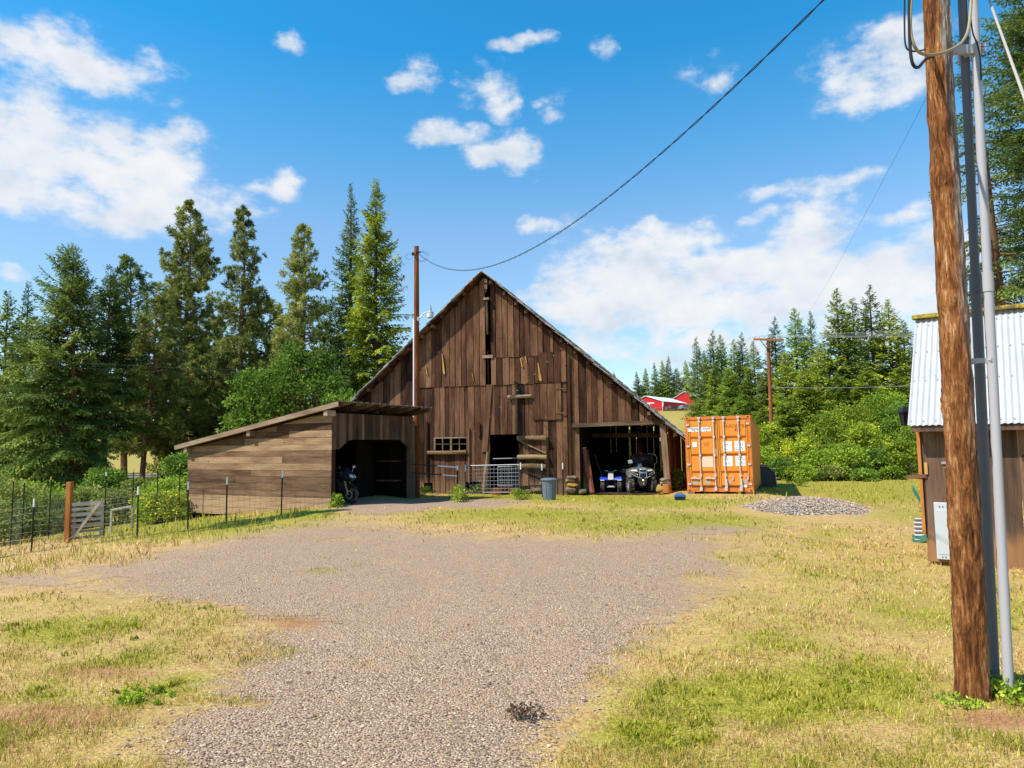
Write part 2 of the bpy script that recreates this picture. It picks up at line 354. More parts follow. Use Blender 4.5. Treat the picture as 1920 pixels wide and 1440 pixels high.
# where gravel, green grass and bare soil lie (measured on the photograph, rasterised, then stored on the ground mesh)
X0, X1, Y0_, Y1_, CS = -480, 2400, 848, 1760, 8
gx = np.arange(X0, X1, CS)+CS/2; gy = np.arange(Y0_, Y1_, CS)+CS/2; GX, GY = np.meshgrid(gx, gy)
def poly_mask(P):
    ins = np.zeros(GX.shape, bool); n = len(P)
    for i in range(n):
        (xa, ya), (xb, yb) = P[i], P[(i+1) % n]
        if ya == yb: continue
        c = ((ya > GY) != (yb > GY)) & (GX < (xb-xa)*(GY-ya)/(yb-ya)+xa); ins ^= c
    return ins.astype(float)
def ell(lst):
    o = np.zeros(GX.shape)
    for cx, cy, rx, ry, w in lst: o = np.maximum(o, w*np.exp(-(((GX-cx)/rx)**2+((GY-cy)/ry)**2)*1.1))
    return o
def blur(A, nx, ny):
    for ax, n in ((1, nx), (0, ny)):
        k = np.ones(2*n+1)/(2*n+1); A = np.apply_along_axis(lambda v: np.convolve(np.pad(v, n, 'edge'), k, 'valid'), ax, A)
    return A
grav = poly_mask([(300,1770),(330,1370),(440,1290),(490,1200),(450,1155),(340,1122),(170,1098),(-480,1110),(-480,1076),(40,1078),(180,1074),(215,1058),(330,1033),(480,1003),(600,984),(690,984),(760,1000),(900,1008),(1050,1014),(1300,1008),(1405,1006),(1385,1060),(1310,1120),(1235,1172),(1155,1242),(1065,1322),(1010,1370),(960,1770)])
grav = blur(grav, 12, 3)
grav = np.maximum(grav, blur(poly_mask([(640,936),(850,934),(1010,935),(960,947),(760,958),(640,958)]), 2, 0)*.85)
grav = np.maximum(grav, ell([(1330,995,110,14,.72), (1180,968,60,5,.5), (700,965,60,8,.55), (1080,955,60,4,.5), (60,1088,120,14,.75)]))
grav -= ell([(600,1072,42,7,.9), (640,1015,70,6,.7), (730,1050,50,5,.5), (560,1168,75,18,.75), (250,1090,90,10,.4), (1350,1040,60,16,.45), (1290,1085,50,14,.45), (500,1320,120,14,.5), (650,1250,60,10,.4), (400,1150,90,16,.5)])
green = ell([(300,985,330,30,.95), (560,965,80,14,1), (1050,930,260,14,1), (1250,942,190,11,.95), (1280,980,190,24,.9), (1000,964,260,14,.85), (1150,985,220,16,.75), (860,975,120,9,.6), (1560,1000,80,15,.5), (1650,925,170,26,.8), (1700,965,100,25,.55),
  (100,1190,120,38,.75), (200,1170,100,30,.62), (260,1240,120,40,.5), (330,1280,90,30,.62), (80,1300,90,40,.55), (1450,1200,150,40,.55), (1400,1310,280,60,.95), (1600,1290,220,70,.8), (1700,1150,150,60,.55), (1520,1090,120,40,.4),
  (1850,1150,120,80,.6), (1230,1370,140,50,.85), (600,1072,40,8,.9), (260,1310,60,20,.9), (1330,1060,60,26,.5), (700,1500,900,150,.0), (1500,1550,500,160,.8), (150,1550,260,120,.6), (2150,1200,260,240,.6), (-250,1150,240,200,.6)])
green = np.maximum(green*1.2, .30*(((GX > 1050) & (GY > 1000)) | ((GX < 480) & (GY > 1110))))
green = np.maximum(green, .9*(GY < 905)*(GX > 1400)); green = np.maximum(green, .8*(GY < 1000)*(GX < 330))
soil = ell([(560,1168,75,18,1), (200,1262,170,18,.8), (100,1345,170,30,1), (330,1345,70,20,.6), (900,990,120,8,.45), (1150,992,100,7,.4), (1860,1350,120,26,.9), (1160,927,60,5,1), (1215,926,30,5,1), (480,1195,60,26,.5), (640,1020,90,6,.4), (130,1232,70,10,.6), (1720,985,60,10,.4)])
def samp(A, px, py):
    u = np.clip((px-X0)/CS-.5, 0, A.shape[1]-1.001); v = np.clip((py-Y0_)/CS-.5, 0, A.shape[0]-1.001)
    i = u.astype(int); j = v.astype(int); a = u-i; b = v-j
    return (A[j, i]*(1-a)+A[j, i+1]*a)*(1-b)+(A[j+1, i]*(1-a)+A[j+1, i+1]*a)*b
def fields(x, y):
    P = np.stack([x, y, zt(x, y)], -1); px, py = project(P)
    back = y < 1.2; px = np.where(back, 700, px); py = np.where(back, 1700, py)
    f = [samp(A, px, py) for A in (grav, green, soil)]
    far = ss(32, 45, y)
    f[0] = f[0]*(1-far); f[1] = f[1]*(1-far)+far*(.55+.35*(fbm(x, y, 14, 5)-.5)); f[2] = f[2]*(1-far)
    right_lawn = ss(7, 9, x)*ss(24, 30, y)*(1-ss(60, 80, y)); f[1] = np.maximum(f[1], right_lawn*.8)
    bank = ss(150, 175, y)*(1-ss(214, 222, y))*ss(10, 30, x)*0.0+ss(196, 202, y)*(1-ss(216, 220, y))*ss(20, 40, x); f[2] = np.maximum(f[2], bank); f[1] *= 1-bank
    return f
def ground_mat():
    m, nt, b = newmat('yard_ground'); co = objco(nt)
    a = lambda n: N(nt, 'ShaderNodeAttribute', dict(attribute_name=n)).outputs['Fac']
    n1 = noise(nt, co, 1.3, 8, .7); n2 = noise(nt, co, 7.0, 6, .65); n3 = noise(nt, co, 42.0, 4, .6)
    v1 = N(nt, 'ShaderNodeTexVoronoi', None, Vector=co, Scale=58.0); v2 = N(nt, 'ShaderNodeTexVoronoi', None, Vector=co, Scale=130.0)
    sv = N(nt, 'ShaderNodeSeparateXYZ', None, _0=v1.outputs['Color']); sv2 = N(nt, 'ShaderNodeSeparateXYZ', None, _0=v2.outputs['Color'])
    peb = ramp(nt, mth(nt, 'MULTIPLY_ADD', sv.outputs[0], .6, mth(nt, 'MULTIPLY', sv2.outputs[1], .4)), [(.08, (.11, .069, .045)), (.32, (.29, .190, .125)), (.64, (.45, .305, .20)), (.92, (.78, .57, .39))])
    peb = mixc(nt, N(nt, 'ShaderNodeMapRange', None, Value=mth(nt, 'MULTIPLY_ADD', n1, .6, mth(nt, 'MULTIPLY', n2, .4)), _1=.40, _2=.62, _3=.10, _4=.70).outputs[0], peb, (.45, .285, .175))
    straw = ramp(nt, mth(nt, 'MULTIPLY_ADD', n3, .6, mth(nt, 'MULTIPLY', n2, .4)), [(.30, (.15, .078, .028)), (.48, (.46, .28, .10)), (.70, (.80, .56, .26))])
    grn = ramp(nt, mth(nt, 'MULTIPLY_ADD', n3, .65, mth(nt, 'MULTIPLY', n2, .35)), [(.30, (.055, .058, .008)), (.48, (.27, .235, .026)), (.72, (.60, .48, .085))])
    sl = ramp(nt, mth(nt, 'MULTIPLY_ADD', n3, .5, mth(nt, 'MULTIPLY', n2, .5)), [(.3, (.20, .085, .035)), (.5, (.38, .18, .08)), (.75, (.60, .36, .18))])
    def edge(f, k, lo, hi):
        s = mth(nt, 'MULTIPLY_ADD', mth(nt, 'ADD', mth(nt, 'MULTIPLY_ADD', n2, .5, mth(nt, 'MULTIPLY_ADD', n1, .35, mth(nt, 'MULTIPLY', n3, .15))), -.5), k, f)
        return N(nt, 'ShaderNodeMapRange', dict(interpolation_type='SMOOTHSTEP'), Value=s, _1=lo, _2=hi, _3=0.0, _4=1.0).outputs[0]
    c = mixc(nt, edge(a('green'), 3.4, .12, .86), straw, grn)
    c = mixc(nt, edge(a('soil'), 2.4, .34, .70), c, sl)
    ge = edge(a('gravel'), 3.4, .22, .74)
    c = mixc(nt, ge, c, peb)
    h = mth(nt, 'MULTIPLY_ADD', ge, mth(nt, 'MULTIPLY', v1.outputs['Distance'], -1.6), mth(nt, 'ADD', n3, mth(nt, 'MULTIPLY', n2, .6)))
    setb(nt, b, c, .95, 0, .1, h, .6, .025); return m
MAT['ground'] = ground_mat()
def axis_pts(fine0, fine1, step, lo, hi, g=1.16):
    a = list(np.arange(fine0, fine1+step/2, step)); s = step
    while a[-1] < hi: s *= g; a.append(a[-1]+s)
    s = step
    while a[0] > lo: s *= g; a.insert(0, a[0]-s)
    return np.array(a)
def ground_sheet(name, xs, ys, dz=0, keep=None):
    XX, YY = np.meshgrid(xs, ys); x = XX.ravel(); y = YY.ravel(); z = zt(x, y)+dz; nx, ny = len(xs), len(ys)
    i = np.arange(nx*ny).reshape(ny, nx); F = np.stack([i[:-1, :-1], i[:-1, 1:], i[1:, 1:], i[1:, :-1]], -1).reshape(-1, 4)
    f = fields(x, y)
    if keep is not None: F = F[keep(f, x, y)[F].mean(1) > .5]
    used = np.unique(F); mp = np.full(nx*ny, -1); mp[used] = np.arange(len(used))
    o = meshobj(name, np.stack([x, y, z], -1)[used], mp[F], 'ground', smooth=True)
    for n, q in zip(('gravel', 'green', 'soil'), f):
        at_ = o.data.attributes.new(n, 'FLOAT', 'POINT'); at_.data.foreach_set('value', q[used].astype('f'))
    return tag(o, kind='structure')
tag(ground_sheet('ground', axis_pts(-14, 14, .125, -700, 700, 1.13), axis_pts(2.5, 34, .125, -60, 900, 1.13)), 'yard ground of straw grass and soil rising to hills behind', 'ground')
tag(ground_sheet('gravel_driveway', np.arange(-14, 14, .125), np.arange(2.5, 26, .125), .003, lambda f, x, y: (f[0]+.8*(fbm(x, y, .8, 2)-.5) > .5).astype(float)), 'grey gravel driveway spreading up to the barn', 'driveway')
# road behind the left trees
MAT['asphalt'] = plain('asphalt', (.17, .165, .17), .9, 0, .2, .15, 8, .2); MAT['yellow'] = plain('yellow_line', (.62, .42, .06), .8, 0, .2, .1)
rp = [np.array(p) for p in ((-90, 57.0), (-60, 55.5), (-44, 54.0), (-30, 54.5), (-20, 57.5), (-10, 64), (0, 75))]
def strip(name, w0, w1, dz, mat, off=0):
    V = []; F = []; pts = []
    for a, b in zip(rp[:-1], rp[1:]):
        for q in np.linspace(0, 1, 12, endpoint=False): pts.append(a+(b-a)*q)
    for i, p in enumerate(pts):
        d = pts[min(i+1, len(pts)-1)]-pts[max(0, i-1)]; d /= np.linalg.norm(d); n = np.array([-d[1], d[0]])
        for w in (w0, w1):
            q = p+n*w; V.append((q[0], q[1], gz(p[0], p[1])+.35+dz))
        if i: F.append((2*i-2, 2*i-1, 2*i+1, 2*i))
    m = MB(); m.add(V, F)
    return m.build(name, mat)
tag(strip('road', -3.2, 3.2, 0, 'asphalt'), 'grey asphalt road passing behind the left trees', 'road', kind='structure')
ym = strip('centre_line', -.12, .12, .012, 'yellow'); ym.parent = bpy.data.objects['road']
# ------------------------------------------------------------------ loose stones and grass blades
def view_samples(n, y0, y1):
    """random ground spots, denser close by"""
    px = RNG.uniform(-420, 2340, n); py = RNG.uniform(y0, y1, n)
    z = np.zeros(n)
    for _ in range(8):
        D = c_f[None]+((px-960)/FPX)[:, None]*c_r-((py-720)/FPX)[:, None]*c_u
        k = (z-CAM[2])/D[:, 2]; P = CAM+D*k[:, None]; z = .4*z+.6*zt(P[:, 0], P[:, 1])
    ok = (P[:, 1] > 1.5) & (P[:, 1] < 45); return P[ok], px[ok], py[ok]
def make_stones():
    P, px, py = view_samples(80000, 935, 1640)
    g = samp(grav, px, py)+1.3*(fbm(P[:, 0], P[:, 1], .8, 2)-.5)+.35*(RNG.random(len(P))-.5)
    P = P[(g > .5) & (RNG.random(len(P)) < .75) & (P[:, 1] < 18)]; n = len(P); r = RNG.uniform(.004, .0085, n)*(1+RNG.random(n)**10*1.6)
    B = np.array([(1, 0, 0), (-1, 0, 0), (0, 1, 0), (0, -1, 0), (0, 0, .7), (0, 0, -.5)], float)
    F = np.array([(0,2,4),(2,1,4),(1,3,4),(3,0,4)])
    th = RNG.uniform(0, 6.28, n); c, s = np.cos(th), np.sin(th); V = np.repeat(B[None], n, 0)*RNG.uniform(.6, 1.35, (n, 6, 1))
    V = np.stack([V[..., 0]*c[:, None]-V[..., 1]*s[:, None], V[..., 0]*s[:, None]+V[..., 1]*c[:, None], V[..., 2]], -1)*r[:, None, None]
    P[:, 2] = zt(P[:, 0], P[:, 1])+.008; V = V+P[:, None, :]
    FF = (F[None]+6*np.arange(n)[:, None, None]).reshape(-1, 3)
    m, nt, b = newmat('loose_gravel'); t = tone(nt)
    setb(nt, b, ramp(nt, t, [(0, (.13, .085, .06)), (.4, (.32, .215, .145)), (.8, (.47, .33, .22)), (1, (.72, .54, .38))]), .9, 0, .2); MAT['loose_gravel'] = m
    o = meshobj('loose_gravel', V.reshape(-1, 3), None, 'loose_gravel', tones=np.repeat(RNG.random(n), 4), F3=FF)
    tag(o, 'loose grey and tan stones strewn over the driveway', 'gravel', kind='stuff')
make_stones()
def blade_mat(name, stops):
    m, nt, b = newmat(name); t = tone(nt)
    col = ramp(nt, t, stops)
    setb(nt, b, col, .75, 0, .2)
    tr = N(nt, 'ShaderNodeBsdfTranslucent', None, Color=col); mxs = N(nt, 'ShaderNodeMixShader', None, _0=.3, _1=b.outputs[0], _2=tr.outputs[0])
    nt.links.new(mxs.outputs[0], [n for n in nt.nodes if n.type == 'OUTPUT_MATERIAL'][0].inputs[0]); return m
MAT['green_blade'] = blade_mat('green_grass_blade', [(0, (.065, .105, .008)), (.35, (.25, .275, .016)), (.75, (.50, .45, .036)), (1, (.70, .55, .13))])
MAT['dry_blade'] = blade_mat('dry_grass_blade', [(0, (.20, .09, .025)), (.25, (.48, .27, .08)), (.55, (.72, .48, .16)), (1, (.92, .72, .36))])
def blades(name, P, h, w, mat, label, lean=.5, tones=None, per=1):
    n = len(P); th = RNG.uniform(0, 6.28, n); ph = RNG.uniform(0, 6.28, n); ln = RNG.uniform(.1, 1, n)*lean*h
    side = np.stack([np.cos(th), np.sin(th), 0*th], -1)*(w/2)[:, None]
    bend = np.stack([np.cos(ph)*ln, np.sin(ph)*ln, h], -1); mid = np.stack([np.cos(ph)*ln*.35, np.sin(ph)*ln*.35, h*.6], -1)
    V = np.stack([P-side, P+side, P+mid+side*.8, P+mid-side*.8, P+bend], 1).reshape(-1, 3)
    i = 5*np.arange(n)[:, None]
    F = np.concatenate([np.stack([i+0, i+1, i+2], -1), np.stack([i+0, i+2, i+3], -1), np.stack([i+3, i+2, i+4], -1)], 1).reshape(-1, 3)
    t = RNG.random(n) if tones is None else tones
    o = meshobj(name, V, None, mat, tones=np.repeat(t, 3), F3=F)
    return tag(o, label, 'grass', kind='stuff')
def make_grass():
    P, px, py = view_samples(400000, 900, 1680)
    g = samp(grav, px, py)+1.6*(fbm(P[:, 0], P[:, 1], .8, 2)-.5); gr = samp(green, px, py)+1.7*(fbm(P[:, 0], P[:, 1], .9, 21)-.46); so = samp(soil, px, py)+.6*(fbm(P[:, 0], P[:, 1], .7, 33)-.5)
    lawn = (P[:, 0] > 7) & (P[:, 1] > 20); gr = np.where(lawn, np.maximum(gr, .7), gr)
    # nothing grows inside the barn, the shed, under the container or the gravel pile
    bl = (P[:, :2]-np.array([-1.05, 28.34])); bx_ = bl @ np.array([math.cos(R(15)), -math.sin(R(15))]); by_ = bl @ np.array([math.sin(R(15)), math.cos(R(15))])
    inb = (by_ > .05) & (abs(bx_) < 7.6) & (by_ < 20)
    sl = P[:, :2]-np.array([-5.51, 21.24]); sx_ = sl @ np.array([.887, -.462]); sy_ = sl @ np.array([.462, .887]); ins = (sx_ < .15) & (sx_ > -6.6) & (sy_ > .1) & (sy_ < 4.7)
    bare = fbm(P[:, 0], P[:, 1], .45, 77)
    dens = np.clip(1.15-1.5*ss(.22, .62, g), .02, 1)*np.clip(1.05-1.2*np.clip(so-.3, 0, 1), .08, 1)*np.clip(.12+2.6*(bare-.30), .10, 1)
    keep = (RNG.random(len(P)) < dens) & ~inb & ~ins & (((P[:, 0]-7.47)/1.9)**2+((P[:, 1]-17.9)/2.6)**2 > 1)
    P, gr, g, px = P[keep], gr[keep], g[keep], px[keep]; n = len(P); d = P[:, 1]
    P[:, 2] = zt(P[:, 0], P[:, 1])-.004
    isg = RNG.random(n) < np.clip((gr+.02)*1.35, .12, .95)
    patch = .5*fbm(P[:, 0], P[:, 1], .5, 41)+.5*vnoise(P[:, 0], P[:, 1], .11, 43)
    h = RNG.uniform(.014, .048, n)*(.25+1.9*patch**1.3)*np.where(isg, 1.2, .95)
    tall = (d > 11) & (P[:, 0] < -5.8) & (P[:, 1] < 26); h = np.where(tall, h*2.4, h)
    h = np.where((d > 22) & (P[:, 0] > 7), h*1.5, h)
    w = np.maximum(.0036, .00085*d)*RNG.uniform(.6, 1.5, n); h = h*(1+.5*ss(6, 14, d))
    tg = np.clip(.5+.9*(fbm(P[:, 0], P[:, 1], .35, 61)-.5)+RNG.normal(0, .36, n), 0, 1)
    blades('green_grass', P[isg], h[isg], w[isg], 'green_blade', 'green grass blades growing in patches across the yard', .9, np.clip(tg[isg]+.25*(1-np.clip(gr[isg], 0, 1)), 0, 1))
    blades('dry_grass', P[~isg], h[~isg], w[~isg], 'dry_blade', 'pale dry straw grass covering the yard edges', 1.3, tg[~isg])
make_grass()
def rosettes():
    """small broad leafed plants scattered through the grass"""
    P, px, py = view_samples(2600, 960, 1640); gr = samp(green, px, py)+1.2*(fbm(P[:, 0], P[:, 1], .9, 21)-.5); g = samp(grav, px, py)
    P = P[(gr > .55) & (g < .4) & (P[:, 1] < 16)]; n = len(P); k = 16
    idx = np.repeat(np.arange(n), k); Q = P[idx].copy(); r = RNG.uniform(.03, .11, n)[idx]; a = RNG.uniform(0, 6.28, n*k); Q[:, 0] += np.cos(a)*r*RNG.random(n*k); Q[:, 1] += np.sin(a)*r*RNG.random(n*k); Q[:, 2] = zt(Q[:, 0], Q[:, 1])
    m = n*k; blades('broadleaf_weeds', Q, RNG.uniform(.015, .05, m), RNG.uniform(.008, .016, m), 'green_blade', 'small broad leafed weeds dotted through the green grass', 1.4, np.clip(RNG.uniform(.25, .75, n)[idx]+RNG.normal(0, .14, m), 0, 1))
rosettes()
# ------------------------------------------------------------------ the barn
TH = R(15); KB = 1.12; BP = np.array([-.94*KB, 25.3*KB, 1.8-1.8*KB]); be = np.array([math.cos(TH), -math.sin(TH), 0]); bn_ = np.array([math.sin(TH), math.cos(TH), 0])
def fac(px, py, off=0.0):                                  # in units of 1.12 m, scaled when the barn is finished
    d = ray(px, py); q = BP+bn_*off*KB; P = CAM+d*(((q-CAM) @ bn_)/(d @ bn_)); v = (P-BP)/KB
    return float(v @ be), float(v[2])
SL = .888; RH = 8.12
barn = thing('barn', 'large weathered brown wooden barn with steep gable roof and open vehicle bay', 'barn', BP, -TH)
def roofz(x, dz=0.0): return RH-SL*abs(x)-.10+dz
def boards(mb, x0, x1, zlo, zhi, holes=(), w=.27, y=0.0, th=.03, jit=.016, seed=0, gapx=.022, cut=(), zj=.02):
    rg = random.Random(seed); es = {x0, x1}
    for h in holes: es |= {e for e in h[:2] if x0 < e < x1}
    for c_ in cut:
        if x0 < c_ < x1: es.add(c_)
    es = sorted(es); out = [es[0]]
    for e in es[1:]:
        k = max(1, round((e-out[-1])/w)); a = out[-1]; st = (e-a)/k
        for i in range(1, k): out.append(a+st*(i+rg.uniform(-.22, .22)))
        out.append(e)
    zl = zlo if callable(zlo) else (lambda x: zlo); zh = zhi if callable(zhi) else (lambda x: zhi)
    for a, b in zip(out[:-1], out[1:]):
        m = (a+b)/2; iv = [(None, None)]
        segs = [(min(zl(a), zl(b)) if callable(zlo) else zlo, None)]
        tn = rg.random(); pr = rg.uniform(0, jit); bot = zl(m)+rg.uniform(-zj, zj); pieces = []
        cuts = sorted([(h[2], h[3]) for h in holes if h[0]-1e-6 <= a and b <= h[1]+1e-6])
        cur = bot
        for c0, c1 in cuts:
            if c0 > cur+.02: pieces.append((cur, c0))
            cur = max(cur, c1)
        pieces.append((cur, None))
        aa, bb = a+gapx/2*rg.uniform(.2, 1.6), b-gapx/2*rg.uniform(.2, 1.6)
        for p0, p1 in pieces:
            ta, tb = (p1, p1) if p1 is not None else (zh(a), zh(b))
            if max(ta, tb)-p0 < .03: continue
            ta = max(ta, p0+.005); tb = max(tb, p0+.005); y0, y1 = y-pr-th, y-pr
            sk = rg.uniform(-.004, .004)
            V = [(aa+sk, y0, p0), (bb+sk, y0, p0), (bb, y0, tb), (aa, y0, ta), (aa+sk, y1, p0), (bb+sk, y1, p0), (bb, y1, tb), (aa, y1, ta)]
            mb.add(V, [(0,1,2,3),(7,6,5,4),(0,4,5,1),(1,5,6,2),(2,6,7,3),(3,7,4,0)], tn)
def rect(x0, y0, x1, y1):
    a = fac(x0, y1); b = fac(x1, y0); return [a[0], b[0], a[1], b[1]]
tL, zS1 = fac(786, 727); tR, _ = fac(1063, 716); zS1 = 4.0
bayL = fac(1088, 850)[0]; bayR = fac(1237, 850)[0]; bayZ = fac(1150, 799)[1]
WIN = rect(815, 820, 878, 845); DOOR = rect(921, 814, 972, 930); DOOR[2] = -.3
SLIT = rect(912, 532, 920, 722); SLIT[2] = 4.02
HOLES = [WIN, DOOR, rect(796, 905, 812, 926), rect(873, 903, 903, 919)]
for h in HOLES[2:]: h[2] = max(h[2], .1)
BAY = [bayL, bayR, -.5, bayZ]
fw = MB()
boards(fw, tL, tR, -.05, zS1, HOLES, seed=1, jit=.024, w=.215)
boards(fw, tL, SLIT[0], zS1-.03, roofz, (), seed=2, y=-.035, w=.235)
zt2 = fac(990, 668)[1]
boards(fw, SLIT[1], fac(1020, 700)[0], zt2-.02, roofz, (), seed=3, y=-.05, w=.22)
boards(fw, SLIT[1], fac(1003, 700)[0], zS1-.03, zt2, (), seed=4, y=-.03, w=.25)
boards(fw, fac(1003, 700)[0], tR, zS1-.02, zt2+.1, (), seed=14, y=-.055, w=.22)
boards(fw, fac(1020, 700)[0], tR, zt2+.05, roofz, (), seed=15, y=-.03, w=.22)
boards(fw, -6.55, tL, -.1, roofz, (), seed=5, w=.25)
boards(fw, tR, bayR+.02, -.02, roofz, [BAY], seed=6, w=.235, jit=.024)
boards(fw, bayR+.02, 6.42, 2.2, roofz, (), seed=8)
boards(fw, SLIT[0]+.03, SLIT[1]-.12, zS1, zS1+1.25, (), seed=9, y=.06, w=.25)
fw.build('front_wall', 'barn', barn)
# splintered raw wood scars
sc = MB()
for px, y0, y1, wd in ((832, 664, 703, .07), (801, 686, 704, .04), (978, 672, 690, .05), (987, 668, 682, .03), (1011, 681, 716, .11), (808, 640, 655, .03), (888, 700, 716, .02)):
    a = fac(px-1, y0); b = fac(px+1, y1)
    sc = MB(); sc.prism([(a[0]-.01, a[1]), (a[0]+.012, a[1]), (b[0]+wd, b[1]+.04), (b[0]+wd*.6, b[1]), (b[0], b[1]+.06)], -.125, -.085); sc.build('splintered_wood', 'scar', barn)
# interior and the other walls
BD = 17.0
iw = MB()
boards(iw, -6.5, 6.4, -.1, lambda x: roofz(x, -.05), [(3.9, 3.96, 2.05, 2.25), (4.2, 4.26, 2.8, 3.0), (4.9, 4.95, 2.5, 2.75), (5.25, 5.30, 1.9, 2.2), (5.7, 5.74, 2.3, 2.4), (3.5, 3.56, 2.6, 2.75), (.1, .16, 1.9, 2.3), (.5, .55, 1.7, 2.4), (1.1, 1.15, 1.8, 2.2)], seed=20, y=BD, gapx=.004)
iw.build('rear_wall', 'inside_shade', barn)
sw = MB(); sl_ = MB()
for i in range(52):
    y0 = .2+i*(BD-.2)/52; t = random.random()
    sl_.bx(-6.55, -6.52, y0, y0+.315, -.1, roofz(6.53), t)
    sw.bx(6.40+.02*random.random(), 6.43, 1.72+i*(BD-1.7)/52, 1.72+i*(BD-1.7)/52+.29, -.1, roofz(6.42), t)
sw.build('side_wall', 'red_board', barn); sl_.build('side_wall', 'barn', barn)
ew = MB(); boards(ew, 6.36, 6.98, -.15, lambda x: roofz(x, .02), (), seed=23, y=1.7, w=.2, jit=.05)
for k in range(6): ew.bx(6.44+.012*k, 6.47+.012*k, .05+k*.27, .05+k*.27+.25, -.1, roofz(6.45), None)
ew.build('recessed_wall', 'red_board', barn)
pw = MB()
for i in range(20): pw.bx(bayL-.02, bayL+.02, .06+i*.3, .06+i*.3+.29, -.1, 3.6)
pw.build('partition_wall', 'inside_shade', barn); pw = MB()
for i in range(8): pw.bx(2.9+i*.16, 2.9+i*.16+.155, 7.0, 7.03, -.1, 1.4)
pw.build('partition_wall', 'inside_shade', barn)
# bay beam inside, lintel, posts
g = MB(); g.bar((bayL+.1, 2.4, bayZ-.28), (bayR, 2.4, bayZ-.33), .16, .16); g.build('inner_beam', 'beam', barn); g = MB(); g.bar((bayL+1.6, 5.5, -.1), (bayL+1.6, 5.5, roofz(bayL+1.7)-.1), .18, .18); g.build('inner_post', 'beamv', barn)
a = fac(1073, 798, -.1); b = fac(1238, 792, -.1)
g = MB(); g.bar((a[0], -.11, a[1]), (b[0]+.08, -.11, b[1]+.01), .12, .13); g.build('lintel', 'beam', barn)
g = MB(); a = fac(1241, 792); b = fac(1249, 903); g.bar((a[0]+.03, -.03, 2.42), (b[0]+.06, -.10, .16), .19, .2, up=(1, 0, 0)); g.build('corner_post', 'beamv', barn)
g = MB()
for px, py0, py1, wd in ((1066, 668, 925, .10), (802, 790, 905, .06), (880, 803, 905, .06), (899, 792, 818, .09)):
    a = fac(px, py0); b = fac(px, py1); g = MB(); g.bx(a[0]-wd/2, a[0]+wd/2, -.12, -.065, max(b[1], 0.02), a[1]); g.build('batten', 'barn', barn)
# roof: two slopes of split shakes with ragged rows, carried on sheathing boards
rf = MB(); sl_len = lambda x: x*math.hypot(1, SL)
nrm = math.hypot(1, SL)
def slope_pt(sgn, s, y, up): return (sgn*(s/nrm)+sgn*up*SL/nrm, y, RH-SL*s/nrm+up/nrm)
def shake_roof(mb, sgn, smax, y0, y1, rg):
    s = 0.0
    while s < smax:
        y = y0+rg.uniform(-.05, .0); ln = min(.62, smax-s+.12)
        while y < y1:
            wd = rg.uniform(.5, .95); dl = rg.uniform(-.05, .06); u0 = .025; u1 = .055+rg.uniform(0, .03); ye = min(y+wd, y1+rg.uniform(0, .05))
            sj = max(0, s-.02); sk = s+ln+dl
            P = [slope_pt(sgn, sj, y, u0), slope_pt(sgn, sj, ye, u0), slope_pt(sgn, sk, ye, u1), slope_pt(sgn, sk, y, u1),
                 slope_pt(sgn, sj, y, u0-.02), slope_pt(sgn, sj, ye, u0-.02), slope_pt(sgn, sk, ye, u1-.025), slope_pt(sgn, sk, y, u1-.025)]
            mb.add(P, [(0,1,2,3),(7,6,5,4),(0,4,5,1),(1,5,6,2),(2,6,7,3),(3,7,4,0)], rg.random()); y = ye+.006
        s += .45
rg = random.Random(5); shake_roof(rf, -1, 7.5*nrm, -.47, BD+.3, rg); shake_roof(rf, 1, 7.0*nrm, -.50, BD+.3, rg)
rfo = rf.build('roof', 'shake', barn)
# sheathing boards under the shakes, their ends stepping out past the wall
sh = MB(); rg = random.Random(9)
for sgn, mx_ in ((-1, 7.45), (1, 7.0)):
    s = .05
    while s < mx_*nrm:
        wd = .30; e = (-.42 if sgn < 0 else -.42)+rg.uniform(-.03, .14)
        P = [slope_pt(sgn, s, e, 0), slope_pt(sgn, s+wd, e, 0), slope_pt(sgn, s+wd, BD+.2, 0), slope_pt(sgn, s, BD+.2, 0)]
        P += [slope_pt(sgn, s, e, -.028), slope_pt(sgn, s+wd, e, -.028), slope_pt(sgn, s+wd, BD+.2, -.028), slope_pt(sgn, s, BD+.2, -.028)]
        sh.add(P, [(0,1,2,3),(7,6,5,4),(0,4,5,1),(1,5,6,2),(2,6,7,3),(3,7,4,0)], rg.random()); s += .31
sh.build('sheathing', 'barn', rfo)
sh = MB(); rg = random.Random(10)
for sgn, mx_ in ((-1, 7.2), (1, 6.8)):
    x = .35
    while x < mx_:
        for yy in (-.0,): sh.bar(slope_pt(sgn, x*nrm, (-.30 if sgn < 0 else -.26)-rg.uniform(0, .10), -.09), slope_pt(sgn, x*nrm, .6, -.09), .11, .12, up=(0, 0, 1))
        x += rg.uniform(.36, .52)
sh.build('purlin', 'barn', rfo)
# ridge peak hay hood and pulley
g = MB(); xs_ = (SLIT[0]+SLIT[1])/2
g.bar((xs_, -.32, RH-.32), (xs_, 1.0, RH-.32), .10, .14); g.tube([(xs_, -.28, RH-.35), (xs_, -.28, RH-.75)], .018, 6); g.box((xs_, -.28, RH-.55), (.10, .06, .16)); g.box((xs_, -.2, RH-.98), (.20, .16, .08)); g.tube([(xs_, -.2, RH-1.02), (xs_+.02, -.2, RH-2.3)], .045, 7)
g.build('hay_pulley', 'beamv', barn)
g = MB(); a = fac(916, 669); g.bx(a[0]-.2, a[0]+.2, -.12, -.02, a[1]-.06, a[1]+.05); g.build('slit_crosspiece', 'beam', barn)
